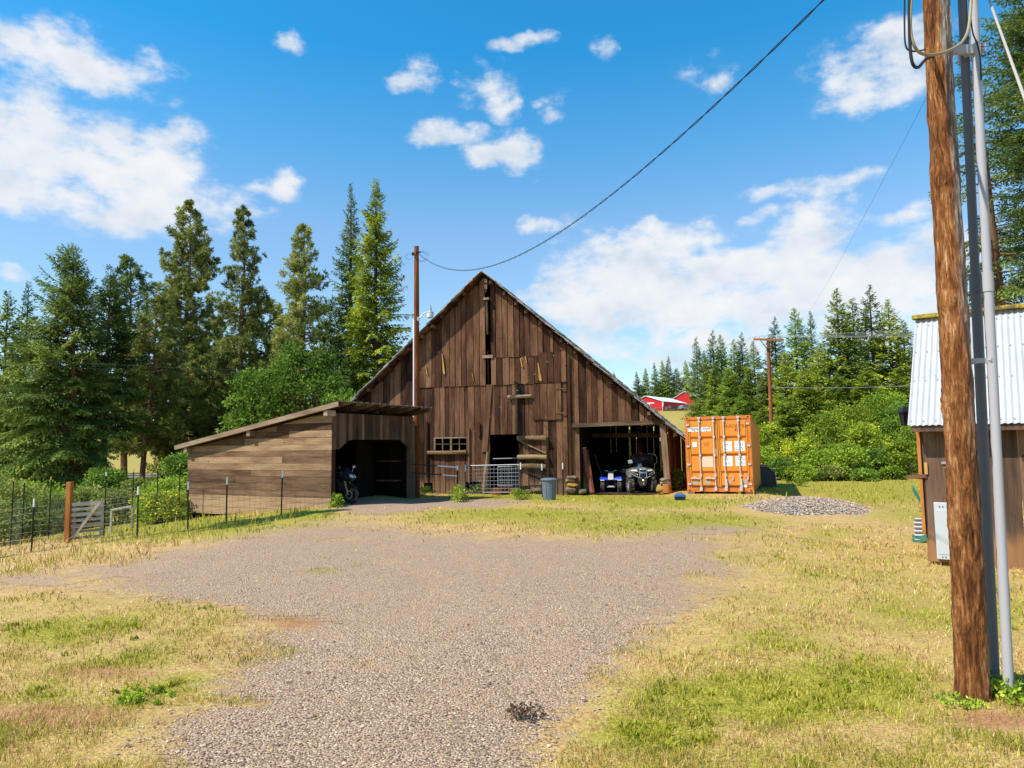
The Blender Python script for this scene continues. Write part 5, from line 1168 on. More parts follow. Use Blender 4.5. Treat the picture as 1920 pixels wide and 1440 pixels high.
g = MB(); a = rfac(1735, 893); g.bar((a[0]+.02, -.05, a[1]+.005), (a[0]-.24, -.02, a[1]-.01), .02, .05); g.build('iron_strap', 'rust', rs)
lt = RP+RN*.5-RE*.05; lt = at(1697, 778, RP[1]+.55); t_ = thing('wall_lantern', 'black wall lantern hanging at the roof corner of the outbuilding', 'lantern', lt+np.array([0, 0, -.02]))
g = MB(); g.hull([(x*s, y*s, z) for x in (-1, 1) for y in (-1, 1) for s, z in ((.035, -.13), (.06, .06))]); cg = g.build('glass', 'glass_dark', t_)
g = MB(); g.hull([(x*s, y*s, z) for x in (-1, 1) for y in (-1, 1) for s, z in ((.085, .06), (.08, .075), (.02, .15))]); g.bx(-.045, .045, -.045, .045, -.15, -.13)
for x in (-1, 1):
    for y in (-1, 1): g.bar((x*.037, y*.037, -.13), (x*.062, y*.062, .06), .012, .012)
g.tube([(0, 0, .14), (.02, 0, .2), (.12, -.02, .19)], .012, 6); g.build('frame', 'black', t_)
# corrugated offcut and chair by the corner
t0 = gpt(1733, 1018); t_ = thing('metal_sheet', 'offcut of galvanised corrugated sheet leaning at the outbuilding corner', 'metal sheet', t0, math.atan2(-.6, .8)+R(20))
g = MB(); V = []; F = []; zs = np.linspace(0, .42, 60)
for k, z in enumerate(zs):
    d_ = .022*math.sin(2*math.pi*z/.07)
    for x in (-.12-.03*(1-z/.42), .35): V.append((x, d_+z*.12, z))
for k in range(59): F.append((2*k, 2*k+1, 2*k+3, 2*k+2))
g.add(V, F); g.build('sheet', 'roof_metal', t_, smooth=True)
MAT['chair_green'] = plain('green_garden_chair', (.05, .20, .13), .5, 0, .4, .1)
t0 = at(1779, 1000, 12.2); t0[2] = 0; t_ = thing('garden_chair', 'green slatted garden chair mostly hidden behind the outbuilding', 'garden chair', t0, R(60))
g = MB()
for k in range(5): x = -.22+k*.11; g.bar((x, .22, .36), (x*1.15, .50, .98-.03*abs(k-2)), .09, .02)
g.build('backrest', 'chair_green', t_); g = MB()
for k in range(5): y = -.25+k*.11; g.bar((-.26, y, .38-k*.012), (.26, y, .38-k*.012), .02, .09, up=(0, 1, 0))
g.build('seat', 'chair_green', t_)
for sx in (-1, 1):
    g = MB(); g.bar((sx*.3, -.3, .56), (sx*.3, .42, .56), .11, .025); g.build('armrest', 'chair_green', t_)
    g = MB(); g.bar((sx*.28, -.26, 0), (sx*.28, -.26, .55), .03, .09); g.build('leg', 'chair_green', t_); g = MB(); g.bar((sx*.26, -.27, .37), (sx*.26, .55, .03), .03, .1); g.build('leg', 'chair_green', t_)
# ------------------------------------------------------------------ fences
def tpost(par, p, h, tip=.14, mat='post_green', tipm='white_tip', w=.036, lean=(0, 0)):
    g = MB(); q = np.array(p, float); t = q+np.array([lean[0], lean[1], h]); m_ = q+(t-q)*(1-tip/h)
    g.bar(q-(0, 0, .1), m_, w, .012); g.bar(q-(0, 0, .1), m_, .012, w)
    o = g.build('post', mat, par)
    if tip: g = MB(); g.bar(m_, t, w*1.05, .016); g.bar(m_, t, .016, w*1.05); g.build('tip', tipm, o)
    return o
def mesh_wires(par, pts, h, nh, dv, r=.0022, sag=.02, name='wire_mesh'):
    g = MB(); pts = [np.array(p, float) for p in pts]
    for k in range(nh+1):
        for a, b in zip(pts[:-1], pts[1:]):
            g.tube([a+(b-a)*u+np.array([0, 0, h*k/nh+.03-sag*4*u*(1-u)*(1 if k else .3)]) for u in np.linspace(0, 1, 6)], r, 4, cap=False)
    for a, b in zip(pts[:-1], pts[1:]):
        n = max(1, int(np.linalg.norm(b-a)/dv))
        for k in range(n): p = a+(b-a)*(k/n); s_ = sag*4*(k/n)*(1-k/n); g.bar(p+(0, 0, .03-s_*.3), p+(0, 0, h+.03-s_), r*1.5, r*1.5)
    return g.build(name, 'wire', par)
def on(px, py, Y): p = at(px, py, Y); p[2] = gz(p[0], p[1]); return p
f1p = [on(-140, 1045, 16.8), on(59, 1030, 17.1), on(257, 1012, 17.3), on(352, 1003, 17.5), on(424, 990, 18.1), on(527, 968, 19.6)]
f1 = thing('wire_fence', 'wire mesh fence on dark steel posts with white tips, nearest run on the left', 'wire fence', (0, 0, 0))
for p in f1p: tpost(f1, p, 1.28, .2, lean=(random.uniform(-.03, .03), 0))
f1e = SP+SX*.02+SD*(-.06); mesh_wires(f1, f1p+[f1e+np.array([0, 0, gz(*f1e[:2])])], 1.05, 7, .16)
# garden fence behind: tall thin stakes, gate
G0 = on(127, 1007, 18.6)
f2 = thing('garden_fence', 'taller rear garden fence of thin green stakes with yellow tips and wire', 'garden fence', (0, 0, 0))
f2p = [on(20, 1012, 19.0), on(41, 1010, 21), on(91, 1008, 21.5)]
MAT['yellow_tip'] = plain('yellow_paint', (.65, .45, .10), .6, 0, .3, .05)
f2q = [on(195, 1000, 18.9), on(247, 985, 22.5), on(293, 975, 23.0), on(335, 968, 23.5)]
for p in f2p+f2q: tpost(f2, p, 1.75 if p is f2q[0] else 1.9, .1, tipm='white_tip' if p is f2q[0] else 'yellow_tip', w=.03)
mesh_wires(f2, f2p+[G0], 1.3, 6, .2, .0018, name='wire_mesh'); mesh_wires(f2, [f2q[0]]+f2q[1:]+[on(352, 960, 24.3)], 1.3, 6, .2, .0018, name='wire_mesh')
gt = thing('wooden_gate', 'grey slatted wooden garden gate with diagonal brace on an orange post', 'gate', G0)
g = MB(); g.box((0, 0, .74), (.13, .13, 1.72)); g.build('gate_post', 'orange_wood', gt, bevel=.008)
gd = on(193, 1003, 18.9)-G0; gl = np.linalg.norm(gd[:2]); ge = np.array([gd[0], gd[1], 0])/gl
G = lambda s, z, o=0.0: ge*s+np.array([0, -o, z+gd[2]*s/gl*.3])
for s in (.12, gl-.03): g = MB(); g.bar(G(s, .12), G(s, 1.02), .09, .03, up=(0, 1, 0)); g.build('stile', 'gatewood', gt)
rg = random.Random(4)
for k in range(7):
    z = .12+k*.148+(rg.uniform(-.012, .012)); g = MB(); h_ = .085+rg.uniform(-.012, .012); z1 = z+rg.uniform(-.02, .03); pts = [(u, z+(z1-z)*u) for u in np.linspace(0, 1, 6)]
    for (u0, q0), (u1, q1) in zip(pts[:-1], pts[1:]): g.bar(G(.08+(gl-.09)*u0, q0, .03), G(.08+(gl-.09)*u1+.001, q1, .03), .02, h_*rg.uniform(.85, 1.1), k/7, up=(0, 0, 1))
    g.build('slat', 'gatewood', gt)
g = MB(); g.bar(G(.14, .12, .055), G(gl-.06, 1.03, .055), .085, .025, .1, up=(0, 1, 0)); g.build('brace', 'gatewood', gt)
wf0 = on(208, 985, 21.0); wf = thing('timber_frame', 'small low grey timber frame standing beyond the garden gate', 'timber frame', wf0); wx = on(248, 983, 21.0)-wf0
g = MB(); g.bar((0, 0, -.1), (0, 0, .66), .05, .05); g.build('upright', 'gatewood', wf); g = MB(); g.bar(wx-(0, 0, .1), wx+(0, 0, .74), .05, .05); g.build('upright', 'gatewood', wf); g = MB(); g.bar((-.03, 0, .66), wx+(.03, 0, .73), .05, .05); g.build('top_rail', 'gatewood', wf)
# corral panels in front of the barn
c_ = [gpt(858, 936), gpt(873, 935), gpt(977, 934), gpt(1017, 932), gpt(1056, 930)]
pr_ = thing('pipe_rail', 'two dark pipe rails between the shed and the corral gate', 'rail fence', (0, 0, 0)); e0 = SM(.1, DW-.2)
g = MB(); g.tube([e0+(0, 0, 1.16), c_[0]+(0, 0, 1.14)], .022, 7); g.build('rail', 'post_green', pr_); g = MB(); g.tube([e0+(0, 0, .86), c_[0]+(0, 0, .83)], .022, 7); g.build('rail', 'post_green', pr_)
for zz, q in ((1.14, .55), (.83, .65)): g = MB(); a = e0+(c_[0]-e0)*q; g.tube([a+(0, 0, zz+.008), c_[0]+(0, 0, zz)], .025, 7); g.build('rail_sleeve', 'white_tip', pr_)
g = MB(); mw = [e0, c_[0]]; mesh_wires(pr_, [e0+np.array([0, 0, 0]), c_[0]], .8, 7, .1, .0016, 0, 'wire_mesh')
tpost(pr_, c_[0], 1.2, .16, w=.06)
cg_ = thing('cattle_gate', 'galvanised tube gate with square wire mesh before the barn entrance', 'gate', c_[1]); v = c_[2]-c_[1]; v[2] = 0; L_ = np.linalg.norm(v); v = v/L_
Q = lambda s, z: v*s+np.array([0, 0, z])
g = MB(); g.tube([Q(-.12, .22), Q(-.12, 1.2), Q(L_-.06, 1.24), Q(L_-.06, .26), Q(-.12, .22)], .02, 8); g.build('frame', 'steel', cg_)
g = MB()
for k in range(1, 7): g.bar(Q(-.1, .22+.98*k/7), Q(L_-.08, .26+.98*k/7), .012, .012)
for k in range(1, 16): s = -.12+(L_+.06)*k/16; g.bar(Q(s, .23), Q(s, 1.22), .008, .008)
g.build('mesh_panel', 'steel', cg_)
cf = thing('corral_fence', 'wire fence on white tipped steel posts between the corral gate and the bay', 'wire fence', (0, 0, 0))
for p, h in ((c_[1], 1.24), (c_[2], 1.26), (c_[3], 1.24), (c_[4], 1.26)): tpost(cf, p, h, .24, w=.042)
mesh_wires(cf, [c_[2], c_[3], c_[4]], 1.05, 6, .12, .0022)
a = on(926, 918, 28.15); ig = thing('stall_gate', 'small pale tube gate with wire mesh inside the barn doorway', 'gate', a); b = on(972, 918, 27.85); v2 = b-a; v2[2] = 0; L2 = np.linalg.norm(v2); v2 = v2/L2; Q2 = lambda s, z: v2*s+np.array([0, 0, z])
g = MB(); g.tube([Q2(.18, .32), Q2(.18, 1.08), Q2(L2, 1.1), Q2(L2, .32), Q2(.18, .32)], .02, 7); g.tube([Q2(L2, 1.08), Q2(L2, 1.42), Q2(-.02, 1.40)], .02, 7); g.build('frame', 'steel', ig)
g = MB()
for k in range(1, 6): g.bar(Q2(.18, .32+.76*k/6), Q2(L2, .32+.77*k/6), .012, .012)
for k in range(1, 9): s = .18+(L2-.18)*k/9; g.bar(Q2(s, .32), Q2(s, 1.09), .009, .009)
g.build('mesh_panel', 'steel', ig)
# ------------------------------------------------------------------ red barns and cars on the hill
MAT['red_wall'] = corrug('red_metal_wall', (.50, .022, .026)); MAT['white_trim'] = plain('white_trim', (.78, .78, .78), .6, 0, .3, .04); MAT['white_roof'] = corrug('pale_metal_roof', (.72, .75, .78))
def red_barn(name, label, corner, rz, wf_, ln, eh, rh, door):
    t = thing(name, label, 'barn', corner, rz); g = MB()           # local x along the gable front to the left (-), y into the depth
    g.prism([(-wf_, -1.5), (0, -1.5), (0, eh), (-wf_/2, rh), (-wf_, eh)], 0, ln); w = g.build('wall', 'red_wall', t)
    g = MB()
    for sgn in (-1, 1):
        x1 = -wf_/2+sgn*(wf_/2+.4); z1 = eh-(rh-eh)/(wf_/2)*.4
        g.add([(-wf_/2, -.4, rh+.12), (x1, -.4, z1+.12), (x1, ln+.4, z1+.12), (-wf_/2, ln+.4, rh+.12), (-wf_/2, -.4, rh+.0), (x1, -.4, z1), (x1, ln+.4, z1), (-wf_/2, ln+.4, rh)], [(0,1,2,3),(7,6,5,4),(0,4,5,1),(1,5,6,2),(2,6,7,3),(3,7,4,0)])
    g.build('roof', 'white_roof', t)
    g = MB(); g.bx(-.25, .06, -.06, .25, -1.2, eh)
    for sgn in (-1, 1): g.bar((-wf_/2, -.06, rh-.08), (-wf_/2+sgn*wf_/2, -.06, eh-.08), .1, .28, up=(0, 1, 0))
    g.build('trim', 'white_trim', t)
    if door:
        g = MB(); x0, x1, zt_ = -wf_+1.6, -wf_/2+1.2, eh*.82; g.bx(x0-.5, x1+1.6, -.12, -.02, zt_, zt_+.3)
        for x in (x0, (x0+x1)/2, x1): g.bx(x-.15, x+.15, -.14, -.02, -.4, zt_)
        for z in (zt_*.45,): g.bx(x0, x1, -.13, -.02, z-.15, z+.15)
        g.build('door', 'white_trim', t)
    return t
cA = at(1243.5, 768, 215); cA[2] = gz(cA[0], cA[1])
red_barn('red_barn', 'bright red metal barn with white trim and sliding door on the hill', cA, R(-38), 11.5, 17, 3.0, 4.9, True)
cB = cA+np.array([17, 20, .6]); red_barn('red_barn', 'smaller red barn with pale grey roof peeking out behind the first one', cB, R(-38), 11, 14, 4.2, 7.0, False)
MAT['car_dark'] = plain('dark_car_paint', (.03, .035, .04), .3, .2, .5, .1); MAT['car_silver'] = plain('silver_car_paint', (.35, .37, .40), .3, .4, .5, .1)
def car(p, rz, mat, label):
    t = thing('parked_car', label, 'car', p, rz, 'cars parked beside the red barn'); g = MB()
    g.prism([(-2.2, .35), (2.2, .35), (2.25, .75), (1.2, .95), (.7, 1.45), (-1.1, 1.45), (-1.7, .98), (-2.2, .9)], -.85, .85); g.build('body', mat, t, bevel=.08)
    g = MB(); g.prism([(1.0, .98), (.65, 1.38), (-1.02, 1.38), (-1.5, 1.0)], -.87, .87); g.build('window', 'glass_dark', t)
    for x in (-1.4, 1.4):
        for y in (-.8, .8): w = MB(); w.lathe([(.1, -.1), (.33, -.1), (.33, .1), (.1, .1)], 14, (x, y, .33), 1); w.build('wheel', 'rubber', t)
for px, py, Y, m_, rz, lb in ((1263, 771, 205, 'car_dark', R(10), 'dark car parked against the side of the red barn'), (1284, 772.5, 205, 'car_silver', R(25), 'silver grey car parked right of the dark one beside the barn')):
    p = at(px, py, Y); p[2] = gz(p[0], p[1]); car(p, rz, m_, lb)
hf = thing('hill_fence', 'weathered rail fence on the earth bank below the red barn', 'fence', (0, 0, 0)); hp = []
for px in range(1230, 1336, 14): p = at(px, 779, 190); p[2] = gz(p[0], p[1]); hp.append(p)
for p in hp: g = MB(); g.box(p+(0, 0, .6), (.28, .28, 1.7)); g.build('post', 'beam', hf)
for z in (.6, 1.15): 
    g = MB()
    for a, b in zip(hp[:-1], hp[1:]): g.bar(a+(0, 0, z), b+(0, 0, z), .06, .14)
    g.build('rail', 'beam', hf)
# ------------------------------------------------------------------ trees and shrubs
def foliage(name, stops, trans=.34):
    m, nt, b = newmat(name); t = tone(nt); co = objco(nt)
    n = noise(nt, co, 1.1, 3); f = mth(nt, 'MULTIPLY_ADD', mth(nt, 'ADD', n, -.5), .5, t)
    oi = N(nt, 'ShaderNodeObjectInfo').outputs['Random']; f = mth(nt, 'MULTIPLY_ADD', mth(nt, 'ADD', oi, -.5), .34, f)
    col = ramp(nt, f, stops); setb(nt, b, col, .8, 0, .08)
    tr = N(nt, 'ShaderNodeBsdfTranslucent', None, Color=col); mxs = N(nt, 'ShaderNodeMixShader', None, _0=trans, _1=b.outputs[0], _2=tr.outputs[0])
    nt.links.new(mxs.outputs[0], [q for q in nt.nodes if q.type == 'OUTPUT_MATERIAL'][0].inputs[0]); MAT[name] = m
foliage('fir_green', [(0, (0.026, 0.045, 0.009)), (0.45, (0.232, 0.336, 0.045)), (0.8, (0.499, 0.603, 0.081)), (1, (0.807, 0.828, 0.135))])
foliage('fir_dark', [(0, (0.022, 0.04, 0.013)), (0.45, (0.126, 0.19, 0.04)), (0.8, (0.254, 0.319, 0.061)), (1, (0.43, 0.465, 0.094))])
foliage('fir_olive', [(0, (0.032, 0.048, 0.007)), (0.45, (0.256, 0.322, 0.031)), (0.8, (0.513, 0.555, 0.064)), (1, (0.793, 0.755, 0.1))])
foliage('pine_green', [(0, (0.032, 0.043, 0.011)), (0.45, (0.242, 0.269, 0.064)), (0.8, (0.441, 0.45, 0.117)), (1, (0.661, 0.621, 0.189))])
foliage('maple_green', [(0, (0.026, 0.052, 0.008)), (0.45, (0.143, 0.237, 0.032)), (0.8, (0.286, 0.415, 0.057)), (1, (0.429, 0.558, 0.1))], .35)
foliage('bush_green', [(0, (0.035, 0.062, 0.008)), (0.45, (0.262, 0.374, 0.037)), (0.8, (0.505, 0.618, 0.066)), (1, (0.786, 0.823, 0.094))], .35)
foliage('bush_yellow', [(0, (0.06, 0.085, 0.01)), (0.45, (0.294, 0.379, 0.037)), (0.72, (0.482, 0.552, 0.052)), (0.86, (0.863, 0.742, 0.043)), (1, (1.121, 0.896, 0.052))], .35)
foliage('weed_green', [(0, (0.05, 0.08, 0.015)), (0.4, (0.192, 0.24, 0.042)), (0.75, (0.36, 0.384, 0.084)), (1, (0.552, 0.504, 0.168))], .35)
MAT['bark'] = wood('conifer_bark', (.035, .022, .015), (.105, .065, .042), (.22, .14, .09), 2, .35, .3)
MAT['bark_red'] = wood('pine_bark', (.06, .03, .015), (.19, .105, .055), (.36, .22, .12), 2, .35, .3)
MAT['twig'] = plain('dead_twig', (.19, .15, .115), .9, 0, .1, .3)
def nrmz(a): return a/np.maximum(np.linalg.norm(a, axis=-1, keepdims=True), 1e-9)
class Cards:
    def __init__(s): s.V = []; s.T = []
    def add(s, P, D, Nn, L, Wd, T):
        side = nrmz(np.cross(D, Nn)); L = np.asarray(L)[:, None]; Wd = np.asarray(Wd)[:, None]
        s.V.append(np.stack([P, P+D*L*.5+side*Wd*.5, P+D*L, P+D*L*.5-side*Wd*.5], 1)); s.T.append(T)
    def mesh(s, name, mat, par):
        V = np.concatenate(s.V); T = np.concatenate(s.T); n = len(V); return meshobj(name, V.reshape(-1, 3), (4*np.arange(n)[:, None]+np.arange(4)[None]), mat, par, np.clip(T, 0, 1))
def rv(rg, n): return nrmz(rg.normal(size=(n, 3)))
def fir(par, seed, H, Rr, base=.04, per_m=9, card=.26, cw=.10, mat='fir_green', prof=.85, droop=.25, lean=(0, 0), asym=(0, 0), bark='bark', tw=.42, open_=0.0, limbs=True, rag=.3):
    rg = np.random.default_rng(seed); C = Cards(); g = MB()
    ax = lambda z: np.array([lean[0]*z, lean[1]*z, z])
    r0 = .012*H+.03; g.tube([ax(-.4), ax(H*.03), ax(H*.3), ax(H*.7), ax(H*.99)], [r0*1.35, r0, r0*.75, r0*.4, .015], 9, jitter=.06)
    per_m *= 1.75; cw *= 1.25; nb = int(H*(1-base)*per_m); lb = MB()
    for i in range(nb):
        u = (i+rg.random())/nb; u = u**.92; z = H*(base+(1-base)*u)
        if rg.random() < open_: continue
        a = rg.uniform(0, 6.283); o = np.array([math.cos(a), math.sin(a), 0])
        pf = ((1-u)**prof)*min(1, .72+u*3.0)+.02
        l = Rr*pf*rg.uniform(1-rag, 1.08)*(1+asym[0]*o[0]+asym[1]*o[1])
        if l < .12: l = .12
        a1 = -.28+.85*u+rg.uniform(-.1, .1); b1 = -droop*(1-u)+rg.uniform(-.05, .1); c1 = .18
        fs = min(1, .38+l/1.6); card_, cw_ = card*fs, cw*fs
        n = max(3, int(l/(card_*.50))); s = (np.arange(n)+.6)/n; s = s[s > (.12+.15*(1-u))]
        p = lambda q: ax(z)+np.outer(q*l, o)+np.stack([0*q, 0*q, l*(a1*q+b1*q*q*1.5+c1*q**3)], -1)
        PB = p(s); m = len(s); sd = np.array([-o[1], o[0], 0]); bt = rg.uniform(.25, .75)
        if limbs and l > .8: lb.tube(list(p(np.array([0, .3, .6, .85]))), [.012+.011*l, .010+.006*l, .012, .006], 4, cap=False)
        ax_d = nrmz(np.gradient(p(np.linspace(0, 1, max(m, 2))), axis=0))[:m] if m > 1 else np.tile(o, (m, 1))
        C.add(PB, nrmz(ax_d+rg.normal(0, .15, (m, 3))), nrmz(np.array([0, 0, 1])+rg.normal(0, .35, (m, 3))), card_*rg.uniform(.9, 1.4, m), cw_*rg.uniform(.8, 1.3, m), bt+rg.normal(0, .1, m))
        for sg in (-1, 1):
            tl = tw*l*(1.05-s)*rg.uniform(.6, 1.15, m)+.10*min(1, l); k = np.maximum(1, np.ceil(tl/(card_*.62)).astype(int)); idx = np.repeat(np.arange(m), k)
            j = np.concatenate([np.arange(q) for q in k]); fr = (j+rg.random(len(j))*.5)/k[idx]
            ang = rg.uniform(.75, 1.15, m)[idx]; d = ax_d[idx]*np.cos(ang)[:, None]+sg*sd[None]*np.sin(ang)[:, None]; d[:, 2] -= .16+.34*fr+.30*rg.random(len(idx)); d = nrmz(d)
            Q = PB[idx]+d*(fr*tl[idx])[:, None]+rg.normal(0, .03, (len(idx), 3))
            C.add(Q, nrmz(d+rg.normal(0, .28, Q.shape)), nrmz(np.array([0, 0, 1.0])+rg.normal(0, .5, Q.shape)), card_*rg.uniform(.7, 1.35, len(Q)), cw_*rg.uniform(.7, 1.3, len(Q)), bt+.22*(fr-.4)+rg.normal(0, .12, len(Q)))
    g.v += []; o_ = len(g.v)
    for v in lb.v: g.v.append(v)
    for f, t in zip(lb.f, lb.t): g.f.append(tuple(i+o_ for i in f)); g.t.append(t)
    tr = g.build('trunk', bark, par, smooth=True); cr = C.mesh('crown', mat, par); return tr, cr
def pine(par, seed, H, Rr, base=.18, nb=85, mat='pine_green', prof=.7, lean=(0, 0), tl=.23, tw=.045, per=15, bark='bark_red', tuft_sp=.28):
    nb = int(nb*1.45); tw *= 1.25; tl *= 1.12
    rg = np.random.default_rng(seed); C = Cards(); g = MB(); ax = lambda z: np.array([lean[0]*z+.10*math.sin(z*.5+seed), lean[1]*z, z])
    r0 = .011*H+.05; g.tube([ax(H*q) for q in (-.02, .03, .2, .4, .6, .8, .98)], [r0*1.3, r0, r0*.85, r0*.7, r0*.5, r0*.28, .02], 9, jitter=.07)
    tc = []; td = []; tt = []
    for i in range(nb):
        u = (i+rg.random())/nb; z = H*(base+(1-base)*u); a = rg.uniform(0, 6.283); o = np.array([math.cos(a), math.sin(a), 0])
        l = Rr*((1-u)**prof*min(1, .55+1.6*u)+.05)*rg.uniform(.55, 1.12); bt = rg.uniform(.3, .7); up = -.12+.75*u
        p = lambda q: ax(z)+o*l*q+np.array([0, 0, l*(up*q+.28*q*q-.18*q)])
        g.tube([p(0), p(.35), p(.7), p(1)], [.015+.013*l, .012+.009*l, .012+.003*l, .008], 4, cap=False)
        ns = max(2, int(l/tuft_sp))
        for k in range(ns):
            q = .28+.72*(k+rg.random())/ns if ns > 2 else .5+.5*rg.random(); b = p(q)
            for _ in range(2 if q < .93 else 3):
                sd = nrmz(o*.55+rg.normal(0, .6, 3)+np.array([0, 0, .30])); ll = rg.uniform(.10, .55)*min(1, l/1.4)*(1.15-q*.5)
                e = b+sd*ll; tc.append(e); td.append(sd); tt.append(bt+rg.normal(0, .08))
                if ll > .3: g.tube([b, e], [.012, .006], 3, cap=False); tc.append(b+sd*ll*.55); td.append(sd); tt.append(bt)
    for z in (H*.985, H*1.0): tc.append(ax(z)); td.append(np.array([0, 0, 1.0])); tt.append(.5)
    tc, td, tt = np.array(tc), np.array(td), np.array(tt); n = len(tc); idx = np.repeat(np.arange(n), per)
    D = nrmz(rv(rg, n*per)*.85+td[idx]*.75); C.add(tc[idx]+D*.02, D, rv(rg, n*per), tl*rg.uniform(.7, 1.25, n*per), tw*rg.uniform(.7, 1.3, n*per), tt[idx]+rg.normal(0, .12, n*per))
    return g.build('trunk', bark, par, smooth=True), C.mesh('crown', mat, par)
def broad(par, seed, H, rx, ry, nl, leaf, mat, nclump=70, base=.0, clump=.34, stem='twig', trunk=.05, flat=1.0):
    """shrub or broadleaf crown: clumps of leaves spread through an uneven volume on branching stems"""
    rg = np.random.default_rng(seed); C = Cards(); g = MB(); cc = []
    lob = [(rg.uniform(0, 6.28), rg.uniform(.75, 1.15), rg.uniform(.35, .95)) for _ in range(7)]
    for i in range(nclump):
        a = rg.uniform(0, 6.283); q = math.sqrt(rg.random()); e = rg.random()**.7
        rr = 1.0
        for la, lr, lw in lob: rr += .28*(lr-.85)*math.cos(2*(a-la))
        z = H*(base+(1-base)*e); w = math.sqrt(max(.03, 1-((e-.38)/.66)**2)); q = q**.6
        cc.append((rx*rr*q*w*math.cos(a), ry*rr*q*w*math.sin(a), z))
    cc = np.array(cc); n = len(cc)
    for k in range(0, n, 3):
        c = cc[k]; g.tube([np.array([c[0]*.08, c[1]*.08, -.1]), np.array([c[0]*.45, c[1]*.45, c[2]*.5]), c], [trunk*rg.uniform(.5, 1), trunk*.45, trunk*.12], 5, cap=False)
    per = nl//n; idx = np.repeat(np.arange(n), per); sz = rg.uniform(.6, 1.25, n)*clump*min(rx, H)
    d = rv(rg, n*per); rad = rg.random(n*per)**.45; P = cc[idx]+d*(rad*sz[idx])[:, None]*np.array([1.15, 1.15, .8]); P[:, 2] = np.maximum(P[:, 2], .02)
    D = nrmz(d*.6+rv(rg, n*per)*.8+np.array([0, 0, .1])); tn = rg.uniform(.28, .68, n)
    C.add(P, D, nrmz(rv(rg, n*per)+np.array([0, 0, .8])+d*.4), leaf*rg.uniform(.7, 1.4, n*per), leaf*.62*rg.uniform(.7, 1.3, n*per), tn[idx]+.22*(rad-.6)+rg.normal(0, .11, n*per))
    return g.build('stems', stem, par, smooth=True), C.mesh('foliage', mat, par)
def ground_at(px, Y):
    d = ray(px, 820); x = CAM[0]+d[0]*(Y/d[1]); return np.array([x, Y, gz(x, Y)])
def top_z(px, py, Y): return float(at(px, py, Y)[2])
def tree(kind, px, py, Y, label, Rr, seed, group=None, px_base=None, name=None, cat='tree', **kw):
    p = ground_at(px if px_base is None else px_base, Y); H = top_z(px, py, Y)-p[2]
    t = thing(name or ('pine_tree' if kind is pine else 'fir_tree'), label, cat, p, 0, group)
    if px_base is not None: kw['lean'] = ((float(at(px, py, Y)[0])-p[0])/H, 0)
    kind(t, seed, H, Rr, **kw); return t
# left of the barn
GL = 'conifers left of the barn'
tree(fir, 138, 462, 38, 'broad dense fir filling the left edge, bare limbs around its trunk', 4.1, 1, GL, px_base=142, per_m=19, mat='fir_dark', prof=.68, droop=.36, asym=(-.22, -.15), card=.18, cw=.062, base=.09, rag=.5, bark='bark_red')
tree(fir, 196, 500, 40.5, 'second broken crown leaning against the broad fir', 2.9, 2, GL, per_m=13, mat='fir_dark', prof=.7, base=.3, card=.19, cw=.07, rag=.5)
tree(pine, 236, 488, 46, 'open dark pine just behind and right of the broad fir', 2.6, 3, GL, nb=120, base=.18, mat='fir_dark', prof=.5)
tree(pine, 296, 560, 44, 'shorter pine with a thin dark bare trunk left of the tall pines', 2.6, 4, GL, px_base=270, nb=100, base=.22, prof=.55)
tree(pine, 345, 383, 55, 'tallest rounded pine left of the paired pine with open crown', 3.7, 5, GL, nb=175, base=.05, prof=.62, per=17, tl=.28, tw=.055)
tree(pine, 449, 393, 52, 'slender open pine with visible trunk against the sky', 3.1, 6, GL, nb=140, base=.08, prof=.72, per=16, tl=.27, tw=.052)
tree(pine, 566, 428, 50, 'olive pine standing left of the twin tall firs', 3.3, 7, GL, nb=150, base=.08, prof=.72, tl=.27, tw=.052, mat='pine_green')
tree(fir, 655, 345, 53, 'narrow ragged fir, left one of the twin tall firs', 3.7, 8, GL, per_m=13, mat='fir_dark', prof=.95, droop=.34, card=.24, cw=.085, rag=.55)
tree(fir, 703, 335, 47, 'tallest olive green fir with drooping boughs beside the barn', 4.4, 9, GL, per_m=14, mat='fir_olive', prof=.88, droop=.40, card=.23, cw=.085, rag=.45)
tree(fir, 618, 560, 45, 'dark low fir filling the gap below the twin firs', 2.6, 10, GL, per_m=10, mat='fir_dark', prof=.7, card=.24, cw=.09)
tree(fir, 40, 530, 62, 'small spire topped fir behind the broad left fir', 2.6, 11, GL, per_m=7, mat='fir_dark', prof=.8, card=.36, cw=.14)
tree(fir, 2, 548, 52, 'dark fir cut by the left frame edge', 2.8, 12, GL, per_m=8, mat='fir_dark', prof=.7, card=.34, cw=.13)
tree(pine, 398, 600, 60, 'low bushy pine between the two tall pines', 3.4, 13, GL, nb=80, base=.05, prof=.5, tl=.32, tw=.075, per=14)
tree(pine, 500, 570, 58, 'low pine behind the maple and right of the slender pine', 3.4, 14, GL, nb=80, base=.05, prof=.5, tl=.32, tw=.075, per=14)
tree(fir, 90, 690, 58, 'short dark fir low behind the broad left fir', 4.2, 15, GL, per_m=9, mat='fir_dark', prof=.5, card=.36, cw=.15)
tree(fir, 10, 700, 47, 'short dark fir at the left edge above the road', 3.2, 16, GL, per_m=9, mat='fir_dark', prof=.5, card=.34, cw=.14)
tree(pine, 345, 690, 50, 'small pine low above the shed roof', 3.0, 17, GL, nb=70, base=.06, prof=.45, tl=.3, tw=.07)
tree(fir, 440, 700, 50, 'small dark fir low behind the maple edge', 3.0, 18, GL, per_m=9, mat='fir_dark', prof=.6, card=.3, cw=.13)
